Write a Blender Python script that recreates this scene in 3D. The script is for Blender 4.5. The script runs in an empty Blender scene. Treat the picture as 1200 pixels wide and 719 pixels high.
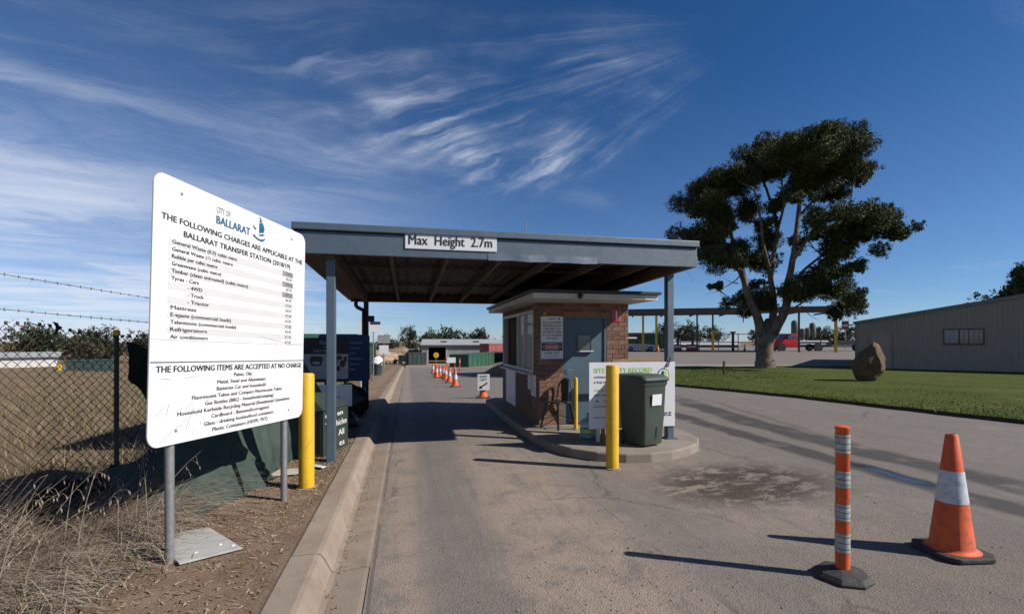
import bpy, math, random
import numpy as np
from mathutils import Vector, Matrix, noise as mnoise

R = math.radians
random.seed(7)
rng = np.random.default_rng(11)
scene = bpy.context.scene
COL = scene.collection

# ------------------------------------------------------------------ camera
CAM_YAW = math.atan(122 / 567)
cd = bpy.data.cameras.new('camera')
cd.sensor_width = 36.0
cd.lens = 17.01
cd.shift_y = 40.5 / 1200
cd.clip_end = 6000
cam = bpy.data.objects.new('camera', cd)
COL.objects.link(cam)
cam.location = (0, 0, 1.65)
cam.rotation_euler = (R(90), 0, -CAM_YAW)
scene.camera = cam

# ------------------------------------------------------------------ node helpers
class N:
    """a socket with arithmetic, so that node trees read as formulas"""
    def __init__(s, t, sock): s.t, s.s = t, sock
    def _m(s, op, o=None, o2=None, clamp=False):
        n = s.t.nodes.new('ShaderNodeMath'); n.operation = op; n.use_clamp = clamp
        for i, v in enumerate((s, o, o2)):
            if v is None: continue
            if isinstance(v, N): s.t.links.new(v.s, n.inputs[i])
            else: n.inputs[i].default_value = v
        return N(s.t, n.outputs[0])
    def __add__(s, o): return s._m('ADD', o)
    def __sub__(s, o): return s._m('SUBTRACT', o)
    def __mul__(s, o): return s._m('MULTIPLY', o)
    def __truediv__(s, o): return s._m('DIVIDE', o)
    def __pow__(s, o): return s._m('POWER', o)
    def abs(s): return s._m('ABSOLUTE')
    def sqrt(s): return s._m('SQRT')
    def min(s, o): return s._m('MINIMUM', o)
    def max(s, o): return s._m('MAXIMUM', o)
    def atan2(s, o): return s._m('ARCTAN2', o)
    def sat(s): return s._m('ADD', 0.0, clamp=True)
    def ss(s, a, b):
        n = s.t.nodes.new('ShaderNodeMapRange'); n.interpolation_type = 'SMOOTHSTEP'
        s.t.links.new(s.s, n.inputs[0])
        n.inputs[1].default_value = a; n.inputs[2].default_value = b
        if a > b:
            n.inputs[1].default_value = b; n.inputs[2].default_value = a
            n.inputs[3].default_value = 1; n.inputs[4].default_value = 0
        return N(s.t, n.outputs[0])

def xyz(t, x, y, z=0.0):
    n = t.nodes.new('ShaderNodeCombineXYZ')
    for i, v in enumerate((x, y, z)):
        if isinstance(v, N): t.links.new(v.s, n.inputs[i])
        else: n.inputs[i].default_value = v
    return N(t, n.outputs[0])

def sep(t, v):
    n = t.nodes.new('ShaderNodeSeparateXYZ'); t.links.new(v.s, n.inputs[0])
    return [N(t, o) for o in n.outputs]

def noise(t, vec, scale=5, detail=3, rough=.55, dist=0):
    n = t.nodes.new('ShaderNodeTexNoise')
    t.links.new(vec.s, n.inputs['Vector'])
    n.inputs['Scale'].default_value = scale; n.inputs['Detail'].default_value = detail
    n.inputs['Roughness'].default_value = rough; n.inputs['Distortion'].default_value = dist
    return N(t, n.outputs[0])

def voro(t, vec, scale, feature='F1'):
    n = t.nodes.new('ShaderNodeTexVoronoi'); n.feature = feature
    t.links.new(vec.s, n.inputs['Vector']); n.inputs['Scale'].default_value = scale
    return N(t, n.outputs[0])

def mixc(t, f, a, b):
    n = t.nodes.new('ShaderNodeMix'); n.data_type = 'RGBA'
    for i, v in ((0, f), (6, a), (7, b)):
        if isinstance(v, N): t.links.new(v.s, n.inputs[i])
        elif isinstance(v, (int, float)): n.inputs[i].default_value = v
        else: n.inputs[i].default_value = (*v[:3], 1)
    return N(t, n.outputs[2])

# ------------------------------------------------------------------ world, sun, exposure
TO_SUN = Vector((.89, -.456, 0)).normalized() * math.cos(R(36)) + Vector((0, 0, math.sin(R(36))))
world = bpy.data.worlds.new('World'); scene.world = world
world.use_nodes = True
wt = world.node_tree
wt.nodes.clear()
sky = wt.nodes.new('ShaderNodeTexSky'); sky.sky_type = 'NISHITA'
sky.sun_disc = False
sky.sun_elevation = R(36)
sky.sun_rotation = math.atan2(TO_SUN.x, TO_SUN.y)
sky.altitude = 400; sky.air_density = 0.75; sky.dust_density = 0.25; sky.ozone_density = 7.0
SKY_STRENGTH = 0.071
tc = wt.nodes.new('ShaderNodeTexCoord')
dirv = N(wt, tc.outputs['Generated'])
dx, dy, dz = sep(wt, dirv)
zz = dz.max(0.03)
px, py = dx / zz, dy / zz                       # a flat cloud deck far overhead
# a fan of cirrus spreading from one apex, and drawn-out wisps elsewhere
ax, ay = px - 1.08, py - 1.30
ang = ax.atan2(ay)
rad = (ax * ax + ay * ay).sqrt()
warp = noise(wt, xyz(wt, px, py), 1.1, 4) - .5
warp2 = noise(wt, xyz(wt, px, py, 2.0), 3.2, 4) - .5
# long soft filaments and broad veils along the spread of the fan
fa = ang + warp * .28 + warp2 * .05
fil = noise(wt, xyz(wt, fa * 7.0, rad * .8 + warp2 * .25), 1.5, 8, .62, .05)
veil = noise(wt, xyz(wt, fa * 2.6, rad * .7), 1.2, 6, .6, .05)
clump = noise(wt, xyz(wt, px, py, 4.0), 1.3, 4, .55, .1)
fan_m = ang.ss(-1.50, -1.05) * ang.ss(.20, -.30) * rad.ss(.02, .55) * rad.ss(2.5, 1.45)
fan = (fil.ss(.42, .82) * .8 + veil.ss(.40, .80) * .55) * fan_m * clump.ss(.33, .66)
wx = px * .8 + py * .45 + warp * .5
wy = py * .8 - px * .35 + warp * .45 + warp2 * .06
wisp_n = noise(wt, xyz(wt, wx * .5, wy * 2.2, 3.0), .9, 8, .63, .08)
wisp_p = noise(wt, xyz(wt, px, py, 9.0), .55, 3)
west = (px * -1.0 + py * .25).ss(.1, 2.0)      # more cloud towards the west
wisp = wisp_n.ss(.47, .82) * (wisp_p.ss(.50, .68) * .40 + west * wisp_p.ss(.36, .56) * .62) * dz.ss(.03, .12)
low = noise(wt, xyz(wt, px * .45 + warp, py * .5 + warp, 6.0), .8, 7, .62, .3).ss(.34, .72) * dz.ss(.45, .10) * dx.ss(.20, -.60)
veil_w = (px * -1.0 + py * .30).ss(-.3, 1.6) * .05 + dz.ss(.50, .05) * .10 + dz.ss(.32, .05) * dx.ss(.15, -.65) * .28
cloud = ((fan * 1.0) + (wisp * .58) + low * .85 + veil_w).sat() * .78
hs = wt.nodes.new('ShaderNodeHueSaturation')
hs.inputs['Saturation'].default_value = 1.15; hs.inputs['Value'].default_value = 1.0
wt.links.new(sky.outputs[0], hs.inputs['Color'])
colr = mixc(wt, cloud, N(wt, hs.outputs[0]), (7.9, 8.4, 9.6))
bg = wt.nodes.new('ShaderNodeBackground'); bg.inputs[1].default_value = SKY_STRENGTH
wt.links.new(colr.s, bg.inputs[0])
wo = wt.nodes.new('ShaderNodeOutputWorld'); wt.links.new(bg.outputs[0], wo.inputs[0])

sd = bpy.data.lights.new('sun', 'SUN'); sd.energy = 5.0; sd.angle = R(.53); sd.color = (1.0, .955, .88)
sun = bpy.data.objects.new('sun', sd); COL.objects.link(sun)
sun.location = (20, -12, 20)
sun.rotation_euler = (-TO_SUN).to_track_quat('-Z', 'Y').to_euler()

vs = scene.view_settings
vs.view_transform = 'Standard'; vs.look = 'None'; vs.exposure = 0.45; vs.gamma = 1.0
vs.use_curve_mapping = False
scene.render.engine = 'CYCLES'
scene.cycles.use_denoising = True
scene.cycles.max_bounces = 6
scene.cycles.transparent_max_bounces = 6

# ------------------------------------------------------------------ materials
def new_mat(name):
    m = bpy.data.materials.new(name); m.use_nodes = True
    t = m.node_tree
    b = t.nodes['Principled BSDF']
    return m, t, b

def objco(t):
    n = t.nodes.new('ShaderNodeTexCoord'); return N(t, n.outputs['Object'])

def set_bump(t, b, hgt, strength=.3, dist=.02):
    n = t.nodes.new('ShaderNodeBump'); n.inputs['Strength'].default_value = strength
    n.inputs['Distance'].default_value = dist
    t.links.new(hgt.s, n.inputs['Height']); t.links.new(n.outputs[0], b.inputs['Normal'])

def mat(name, c1, c2=None, rough=.6, scale=4, bump=.12, bscale=60, metal=0, dirt=None, dirt_amt=.5, var=0, spec=.4, dist=.01, lum=.84):
    m, t, b = new_mat(name)
    co = objco(t)
    if c2 is None: c2 = tuple(v * .8 for v in c1)
    c1, c2 = tuple(v * lum for v in c1), tuple(v * lum for v in c2)
    if dirt: dirt = tuple(v * lum for v in dirt)
    f = noise(t, co, scale, 5, .6).ss(.3, .7)
    c = mixc(t, f, c1, c2)
    if dirt:
        d = (noise(t, co, scale * 2.3, 6, .7, .6).ss(.48, .72)) * dirt_amt
        c = mixc(t, d, c, dirt)
    if var:
        oi = t.nodes.new('ShaderNodeObjectInfo')
        rr = N(t, oi.outputs['Random'])
        hv = t.nodes.new('ShaderNodeHueSaturation')
        t.links.new((rr * (2 * var) + (1 - var)).s, hv.inputs['Value'])
        t.links.new(c.s, hv.inputs['Color']); c = N(t, hv.outputs[0])
    t.links.new(c.s, b.inputs['Base Color'])
    rv = noise(t, co, scale * 3, 3) * .3 + (rough - .15)
    t.links.new(rv.s, b.inputs['Roughness'])
    b.inputs['Metallic'].default_value = metal
    b.inputs['Specular IOR Level'].default_value = spec
    if bump: set_bump(t, b, noise(t, co, bscale, 4), bump, dist)
    return m

MT = {}
MT['steel_blue'] = mat('steel_blue_paint', (.050, .085, .122), (.060, .096, .130), .52, 3, .22, 2.2, dist=.03, spec=1.0, dirt=(.12, .11, .095), dirt_amt=.16)
MT['steel_blue_dk'] = mat('steel_blue_gap', (.012, .02, .028), None, .6)
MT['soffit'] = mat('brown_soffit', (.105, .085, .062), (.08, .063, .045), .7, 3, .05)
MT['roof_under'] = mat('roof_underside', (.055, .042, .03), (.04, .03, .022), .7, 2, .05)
MT['sign_white'] = mat('sign_white', (.72, .72, .73), (.69, .69, .70), .45, 3, .01, dirt=(.5, .45, .38), dirt_amt=.14)
MT['sign_grey_row'] = mat('sign_pale_grey', (.60, .60, .60), (.57, .57, .57), .5, 3, 0)
MT['sign_dark_cell'] = mat('sign_dark_grey', (.24, .24, .25), (.30, .30, .30), .5, 30, 0)
MT['ink'] = mat('black_print', (.022, .022, .025), (.035, .035, .038), .5, 8, 0)
MT['ink_grey'] = mat('grey_print', (.10, .10, .11), None, .5, 8, 0)
MT['ink_white'] = mat('white_print', (.75, .75, .75), None, .5, 8, 0)
MT['logo_blue'] = mat('logo_blue', (.03, .14, .24), (.02, .10, .20), .5, 8, 0)
MT['logo_grey'] = mat('logo_grey_blue', (.17, .26, .33), None, .5, 8, 0)
MT['lime'] = mat('lime_print', (.40, .68, .10), None, .5, 8, 0)
MT['navy'] = mat('navy_print', (.03, .03, .12), None, .5, 8, 0)
MT['danger_red'] = mat('danger_red', (.50, .02, .07), None, .5, 8, 0)
MT['yellow'] = mat('yellow_paint', (.74, .44, .014), (.66, .38, .012), .5, 4.5, .10, 25, dirt=(.22, .15, .06), dirt_amt=.5)
MT['galv'] = mat('galvanised_steel', (.36, .37, .38), (.28, .29, .30), .42, 30, .03, metal=.55)
MT['rust_wire'] = mat('rusty_wire', (.05, .036, .028), (.10, .062, .044), .7, 12, .2)
MT['barb'] = mat('barbed_wire', (.05, .045, .042), None, .6, 12, .1)
MT['brick'] = mat('brown_brick', (.235, .135, .092), (.175, .097, .064), .85, 9, .5, 90, var=.28, spec=.2, lum=.86)
MT['mortar'] = mat('mortar', (.34, .28, .22), (.28, .22, .17), .9, 20, .3)
MT['door_blue'] = mat('door_blue_paint', (.082, .132, .168), (.072, .12, .152), .5, 3, .04, 40, dirt=(.13, .14, .13), dirt_amt=.3)
MT['white_paint'] = mat('white_paint', (.62, .61, .58), (.54, .53, .50), .55, 4, .05, dirt=(.3, .27, .22), dirt_amt=.3)
MT['dark_gutter'] = mat('dark_gutter', (.035, .045, .055), None, .5, 4, .03)
MT['black_metal'] = mat('black_metal', (.02, .02, .022), (.03, .03, .03), .45, 8, .05)
MT['black_rubber'] = mat('black_rubber', (.028, .028, .029), (.045, .042, .04), .75, 14, .3, 90, dirt=(.13, .11, .09), dirt_amt=.55)
MT['cone_orange'] = mat('cone_orange', (.74, .125, .026), (.60, .085, .018), .62, 5, .12, 30, dirt=(.13, .062, .042), dirt_amt=.8)
MT['reflect_white'] = mat('reflective_white', (.62, .64, .66), (.50, .52, .55), .45, 12, .05, 80, dirt=(.22, .21, .2), dirt_amt=.6)
MT['reflect_grey'] = mat('reflective_grey', (.46, .48, .45), (.32, .33, .31), .45, 30, .05, 80, dirt=(.10, .09, .07), dirt_amt=.7)
MT['bin_green'] = mat('bin_green_plastic', (.045, .062, .049), (.055, .072, .058), .5, 5, .05, 60, dirt=(.08, .085, .07), dirt_amt=.35)
MT['concrete'] = mat('concrete', (.30, .255, .21), (.23, .195, .16), .9, 2.2, .35, 70, dirt=(.16, .13, .10), dirt_amt=.55, spec=.2)
MT['kerb'] = mat('kerb_concrete', (.31, .25, .20), (.255, .20, .155), .9, 2.5, .4, 80, dirt=(.20, .14, .10), dirt_amt=.6, var=.05, spec=.2)
MT['shed_clad'] = mat('taupe_cladding', (.34, .285, .235), (.36, .30, .25), .55, 1.2, .02, 20, dirt=(.26, .22, .18), dirt_amt=.3)
MT['shed_trim'] = mat('grey_trim', (.20, .20, .20), None, .5, 2, .02)
MT['rock'] = mat('brown_rock', (.18, .11, .06), (.095, .065, .04), .9, 3.0, .9, 9, dirt=(.07, .055, .04), dirt_amt=.7, spec=.2, dist=.05)
MT['bark'] = mat('gum_bark', (.21, .165, .125), (.085, .066, .052), .9, 1.6, 1.0, 7, dirt=(.33, .28, .225), dirt_amt=.6, spec=.2, dist=.06)
MT['bark_dark'] = mat('dark_bark', (.07, .055, .04), (.04, .03, .024), .9, 3, .5, 12, spec=.2)
MT['leaf'] = mat('gum_leaf', (.052, .070, .022), (.090, .100, .034), .7, .8, 0, spec=.15)
MT['leaf_far'] = mat('far_leaf', (.040, .055, .028), (.06, .068, .038), .7, .5, 0, spec=.2)
MT['leaf_rust'] = mat('brown_leaf', (.075, .06, .035), (.05, .05, .028), .7, .5, 0, spec=.2)
MT['tarp'] = mat('green_shade_cloth', (.034, .057, .049), (.048, .074, .064), .75, 2.5, .35, 180, dirt=(.085, .09, .075), dirt_amt=.6, spec=.25)
MT['dark_cloth'] = mat('black_green_cloth', (.012, .018, .015), (.02, .026, .022), .85, 5, .2, 200, spec=.1)
MT['straw'] = mat('dry_straw', (.44, .36, .28), (.25, .20, .155), .85, 9, 0, spec=.15)
MT['field_straw'] = mat('paddock_straw', (.33, .245, .165), (.19, .145, .09), .9, .8, 0, spec=.1)
MT['straw_dk'] = mat('dry_stalk', (.20, .14, .10), (.33, .25, .18), .85, 9, 0, spec=.15)
MT['grass'] = mat('lawn_blade', (.076, .102, .011), (.112, .128, .020), .7, .5, 0, spec=.2)
MT['green_weed'] = mat('green_weed', (.09, .14, .03), (.13, .16, .05), .7, 4, 0, spec=.2)
MT['blue_board'] = mat('blue_board', (.012, .045, .13), (.01, .04, .12), .5, 3, .02)
MT['black_board'] = mat('black_board', (.014, .014, .016), None, .5, 3, .02)
MT['grey_picture'] = mat('grey_picture', (.36, .36, .37), (.28, .28, .30), .5, 6, 0)
MT['box_dark'] = mat('dark_green_box', (.022, .038, .030), (.03, .045, .036), .6, 4, .05, dirt=(.1, .09, .07), dirt_amt=.3)
MT['bag'] = mat('black_plastic_bag', (.010, .010, .012), (.016, .014, .018), .38, 5, .35, 16, dist=.04)
MT['timber'] = mat('weathered_timber', (.34, .22, .13), (.24, .15, .085), .8, 8, .3, 40)
MT['scrap'] = mat('pale_scrap_board', (.52, .47, .40), (.42, .36, .29), .7, 5, .1, dirt=(.25, .19, .13), dirt_amt=.5)
MT['plate'] = mat('pale_plate', (.46, .45, .43), (.42, .41, .39), .55, 4, .06, dirt=(.28, .24, .2), dirt_amt=.5)
MT['cont_green'] = mat('container_green', (.022, .085, .055), (.03, .10, .06), .6, 1.2, .05, 20, dirt=(.10, .08, .055), dirt_amt=.45)
MT['cont_red'] = mat('container_red', (.34, .075, .065), (.27, .065, .058), .6, 1.2, .05, 20, dirt=(.2, .1, .08), dirt_amt=.4)
MT['cont_dark'] = mat('skip_dark_green', (.02, .04, .04), (.03, .055, .05), .6, 1.2, .05, 20, dirt=(.1, .09, .07), dirt_amt=.4)
MT['shed_grey'] = mat('grey_sheet_metal', (.30, .30, .30), (.25, .25, .25), .5, .6, .02, dirt=(.22, .19, .16), dirt_amt=.4)
MT['shed_roof'] = mat('pale_roof_sheet', (.42, .42, .42), (.36, .36, .36), .45, .6, .02, dirt=(.3, .22, .17), dirt_amt=.35)
MT['white_roof'] = mat('white_far_roof', (.45, .46, .48), None, .5, 1, 0)
MT['dark_void'] = mat('dark_opening', (.006, .006, .007), None, .9, 2, 0)
MT['dirt_pile'] = mat('dirt_pile', (.24, .175, .115), (.17, .125, .085), .95, 1.5, .8, 6, spec=.1, dist=.1)
MT['rubble'] = mat('rubble', (.34, .26, .19), (.22, .16, .11), .95, 2, .6, 8, var=.3, spec=.1)
MT['rust_steel'] = mat('brown_steel', (.11, .078, .054), (.085, .06, .043), .7, 2, .1)
MT['red_paint'] = mat('red_truck_paint', (.58, .018, .022), (.52, .015, .02), .3, 2, 0, spec=.5)
MT['car_white'] = mat('white_car_paint', (.74, .75, .76), None, .28, 2, 0, spec=.5)
MT['silo'] = mat('grey_green_silo', (.085, .10, .085), (.12, .125, .10), .6, .5, .02)
MT['lens'] = mat('lamp_glass', (.45, .47, .5), None, .2, 4, 0)
MT['pale_blue'] = mat('pale_blue_plastic', (.10, .25, .33), (.08, .2, .28), .25, 6, .02)
MT['stone'] = mat('small_stone', (.26, .21, .165), (.15, .12, .095), .9, 30, .2, var=.2)
MT['leaf_litter'] = mat('leaf_litter', (.15, .095, .058), (.38, .28, .19), .9, 20, .1)

def glass_mat(name, tint, rough=.06):
    m, t, b = new_mat(name)
    co = objco(t)
    c = mixc(t, noise(t, co, 2.5, 3), tint, tuple(v * 1.6 for v in tint))
    t.links.new(c.s, b.inputs['Base Color'])
    b.inputs['Roughness'].default_value = rough
    b.inputs['Specular IOR Level'].default_value = .8
    return m
MT['glass_dark'] = glass_mat('dark_window_glass', (.03, .035, .04))
MT['glass_grey'] = glass_mat('grey_window_glass', (.055, .06, .065), .12)
m, t, b = new_mat('clear_pane'); MT['clear'] = m
b.inputs['Base Color'].default_value = (.75, .8, .82, 1); b.inputs['Roughness'].default_value = .03
b.inputs['Alpha'].default_value = .28
m, t, b = new_mat('bottle_plastic'); MT['bottle'] = m
co = objco(t)
t.links.new(mixc(t, noise(t, co, 9, 3), (.10, .30, .38), (.16, .36, .40)).s, b.inputs['Base Color'])
b.inputs['Roughness'].default_value = .12; b.inputs['Alpha'].default_value = .62

# asphalt: dusty, patched, stained; every mark has its own shape and place on the ground
m, t, b = new_mat('dusty_asphalt'); MT['asphalt'] = m
co = objco(t)
X, Y, Z = sep(t, co)
agg = voro(t, co, 75)
vn = t.nodes.new('ShaderNodeTexVoronoi'); t.links.new(co.s, vn.inputs['Vector']); vn.inputs['Scale'].default_value = 105
stone = N(t, vn.outputs[1])                      # each chip of aggregate has its own tone
vn2 = t.nodes.new('ShaderNodeTexVoronoi'); t.links.new(co.s, vn2.inputs['Vector']); vn2.inputs['Scale'].default_value = 46
stone2 = N(t, vn2.outputs[1])
fine = noise(t, co, 95, 4, .7)
mid = noise(t, co, 2.6, 9, .72, .5)
mid2 = noise(t, xyz(t, X, Y, 8.0), 7.5, 8, .75, .3)
big = noise(t, co, .42, 6, .65, .6)
grain = (stone * .55 + fine * .45 + (stone2 - .5) * .25).sat()
c = mixc(t, grain, (.092, .080, .071), (.215, .186, .162))
c = mixc(t, mid.ss(.40, .62) * .45, c, (.198, .166, .141))
c = mixc(t, mid2.ss(.52, .64) * .30, c, (.085, .076, .070))
# dust swept between the wheel tracks
wob = (big - .5) * 1.3
lane = (X + wob * .55 - 1.25).abs().ss(.95, .25) * Y.ss(9.5, 5.5)
lane2 = (X + wob - 3.4).abs().ss(1.3, .3) * Y.ss(8.0, 4.8) * .60
edge = (X + .05 + wob * .1).abs().ss(.32, .05) * .8
dust = (lane.max(lane2).max(edge) * mid.ss(.30, .56) * (mid2.ss(.25, .55) * .6 + .4) + big.ss(.54, .70) * mid.ss(.40, .60) * .5).sat()
c = mixc(t, dust * .80, c, mixc(t, grain, (.235, .174, .133), (.335, .255, .198)))
# worn wheel paths, darker and smoother, and newer patches of bitumen
wheel = (X + wob * .12 - .42).abs().ss(.42, .16) * (noise(t, co, 1.4, 6, .7).ss(.30, .55))
c = mixc(t, wheel * .45, c, mixc(t, grain, (.095, .084, .077), (.158, .141, .129)))
exitlane = X.ss(4.6, 6.2) * Y.ss(16, 8) * noise(t, co, .6, 5, .6).ss(.35, .6)
c = mixc(t, exitlane * .35, c, mixc(t, grain, (.09, .077, .068), (.165, .142, .123)))
near = X.ss(2.0, 3.2) * Y.ss(3.9, 2.9)
c = mixc(t, near * .60, c, mixc(t, grain, (.080, .068, .060), (.172, .146, .127)))
streak = noise(t, xyz(t, X * 5.5 + (mid - .5) * .5, Y * .28), 2.2, 6, .65)
c = mixc(t, streak.ss(.52, .68) * .34, c, (.095, .083, .074))
c = mixc(t, streak.ss(.44, .30) * .28, c, (.262, .214, .176))
joint = (X + .245 + (noise(t, xyz(t, 0.0, Y, 1.0), 3.0, 6, .75) - .5) * .035).abs().ss(.016, .006) * noise(t, xyz(t, 0.0, Y, 5.0), 1.1, 4).ss(.34, .5)
c = mixc(t, joint * .5, c, (.045, .034, .026))
seam = (X - 2.0 + Y * .02 + (noise(t, co, 1.2, 4) - .5) * .05).abs().ss(.012, .004) * Y.ss(5.8, 5.2) * noise(t, co, 2.2, 4).ss(.42, .55)
c = mixc(t, seam * .5, c, (.07, .056, .046))
drip = noise(t, co, 11, 2, .4).ss(.72, .76) * noise(t, co, .7, 2).ss(.45, .55)
c = mixc(t, drip * .55, c, (.055, .046, .041))
# clods of dirt and bark dropped from trailers
clod = noise(t, co, 17, 3, .5).ss(.66, .71) * noise(t, co, 1.7, 3).ss(.48, .60) * (X - 1.35).abs().ss(1.1, .3) * Y.ss(6.5, 4.0)
c = mixc(t, clod * .85, c, (.062, .042, .030))
# dark grime washed out from the island end
ex, ey = (X - 3.85 - (Y - 4.95) * .25) / 1.35, (Y - 4.98) / .92
gr = noise(t, xyz(t, X * .9 + Y * .3, Y * 2.0 - X * .55), 2.3, 10, .78, .25)
grime = (ex * ex + ey * ey).sqrt().ss(1.15, .45) * gr.ss(.43, .51)
c = mixc(t, grime * .95, c, (.042, .029, .022))
grit = grime * voro(t, co, 28).ss(.25, .12) * noise(t, co, 5, 3).ss(.45, .6)
c = mixc(t, grit, c, (.34, .25, .17))
spots = noise(t, co, 6.5, 3, .5).ss(.70, .75) * noise(t, co, .8, 2).ss(.5, .6) * Y.ss(7, 5)
c = mixc(t, spots * .7, c, (.05, .036, .027))
# wet drag marks along the exit lane
j = (noise(t, co, 1.1, 4) - .5) * .55
d6 = Y - 6.0
tr1 = (X - d6 * d6 * .022 - 6.75 + j).abs().ss(.46, .22)
tr2 = (X - d6.abs() * .03 - 5.78 + j * .7).abs().ss(.30, .15)
tr = (tr1 * noise(t, co, .9, 5, .7).ss(.28, .50)).max(tr2 * noise(t, co, 1.3, 5, .7).ss(.25, .48)) * Y.ss(15, 11)
c = mixc(t, tr * .88, c, (.050, .041, .036))
tyre = (X - Y * .22 - 5.6 + j).abs().ss(.16, .05) * Y.ss(7, 8) * Y.ss(14, 11)
c = mixc(t, tyre * .4, c, (.06, .05, .045))
# standing water in one drag mark
wat = ((X - 5.86 + j * .7).abs().ss(.17, .06) * (Y - 4.95).abs().ss(.75, .35) * noise(t, co, 2.6, 4).ss(.30, .44))
c = mixc(t, wat * .85, c, (.030, .028, .03))
# remnants of a painted line
pl = (X - Y * .295 - 2.61).abs().ss(.055, .03) * Y.ss(2.2, 2.8) * Y.ss(6.6, 6.2)
pl = pl * noise(t, co, 7, 6, .8).ss(.50, .66)
c = mixc(t, pl * .28, c, (.42, .37, .32))
# hairline cracks
wco = xyz(t, X + (mid - .5) * .5, Y + (big - .5) * .9)
cr = voro(t, wco, .36, 'DISTANCE_TO_EDGE').ss(.010, .002) * noise(t, co, .7, 2).ss(.48, .58)
c = mixc(t, cr * .40, c, (.06, .048, .040))
# paler strip of concrete in the far yard
far = (X - Y * -.33 - 45).abs()
c = mixc(t, (X * .45 + Y - 37.5).abs().ss(2.8, 1.6) * X.ss(10, 16) * .8, c, (.27, .22, .18))
c = mixc(t, Y.ss(50, 64) * X.ss(16, 8) * .9, c, (.25, .185, .12))
t.links.new(c.s, b.inputs['Base Color'])
ro = (fine * .1 + .80) - wat * .74 - tr * .22
t.links.new(ro.s, b.inputs['Roughness'])
b.inputs['Specular IOR Level'].default_value = .35
hgt = (agg * .6 + fine * .8 + stone * .4) * (wat * -.95 + 1.0) - cr * .6 + grit * .8
set_bump(t, b, hgt, .8, .008)

# bare dirt verge with litter
m, t, b = new_mat('dirt_verge'); MT['dirt'] = m
co = objco(t)
f1 = noise(t, co, 2.2, 6, .65, .5); f2 = noise(t, co, 48, 5, .75)
c = mixc(t, f1.ss(.35, .68), (.17, .112, .076), (.25, .178, .122))
c = mixc(t, f2.ss(.52, .72) * .6, c, (.38, .29, .21))
c = mixc(t, f2.ss(.42, .28) * .6, c, (.075, .05, .035))
c = mixc(t, noise(t, co, 1.3, 4).ss(.6, .72) * .45, c, (.11, .125, .045))
t.links.new(c.s, b.inputs['Base Color']); b.inputs['Roughness'].default_value = .95
b.inputs['Specular IOR Level'].default_value = .15
set_bump(t, b, f2 + f1, .9, .025)

# dry paddock
m, t, b = new_mat('dry_paddock'); MT['field'] = m
co = objco(t)
f1 = noise(t, co, .18, 6, .65, .6); f2 = noise(t, co, 9, 6, .75)
c = mixc(t, f1.ss(.35, .65), (.205, .142, .092), (.165, .128, .075))
c = mixc(t, noise(t, co, .5, 4).ss(.55, .7) * .6, c, (.135, .125, .055))
c = mixc(t, f2.ss(.5, .75) * .55, c, (.28, .21, .14))
c = mixc(t, f2.ss(.45, .25) * .5, c, (.11, .075, .045))
t.links.new(c.s, b.inputs['Base Color']); b.inputs['Roughness'].default_value = .95
b.inputs['Specular IOR Level'].default_value = .1
set_bump(t, b, f2, .9, .12)

# lawn soil and mown sward
m, t, b = new_mat('lawn_sward'); MT['lawn'] = m
co = objco(t)
f1 = noise(t, co, .45, 5, .6); f2 = noise(t, co, 30, 5, .75)
c = mixc(t, f1.ss(.35, .65), (.050, .070, .008), (.068, .086, .012))
c = mixc(t, f2.ss(.5, .75) * .5, c, (.095, .115, .025))
c = mixc(t, f2.ss(.45, .3) * .5, c, (.03, .05, .012))
c = mixc(t, noise(t, co, .9, 6, .7).ss(.55, .70) * .5, c, (.125, .105, .036))
c = mixc(t, noise(t, co, .25, 5, .7, .5).ss(.50, .66) * .45, c, (.105, .095, .030))
t.links.new(c.s, b.inputs['Base Color']); b.inputs['Roughness'].default_value = .9
b.inputs['Specular IOR Level'].default_value = .15
set_bump(t, b, f2, .8, .05)
m, t, b = new_mat('straw_thatch'); MT['thatch'] = m
co = objco(t); X, Y, Z = sep(t, co)
w1 = noise(t, xyz(t, X * 26 + Y * 9, Y * 8 - X * 5, Z * 20), 3.5, 6, .7, 1.2); w2 = noise(t, xyz(t, X * 9 - Y * 14, Y * 20 + X * 12, Z * 20), 3.0, 6, .7, 1.0)
c = mixc(t, w1.max(w2).ss(.48, .70), (.085, .06, .042), (.33, .255, .18))
c = mixc(t, noise(t, co, 3, 4).ss(.55, .7) * .5, c, (.12, .115, .05))
t.links.new(c.s, b.inputs['Base Color']); b.inputs['Roughness'].default_value = .95
set_bump(t, b, w1.max(w2), 1.0, .03)
MT['soil_edge'] = mat('dark_soil_edge', (.045, .035, .025), (.075, .06, .04), .95, 8, .8, 20, dist=.04)

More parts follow.
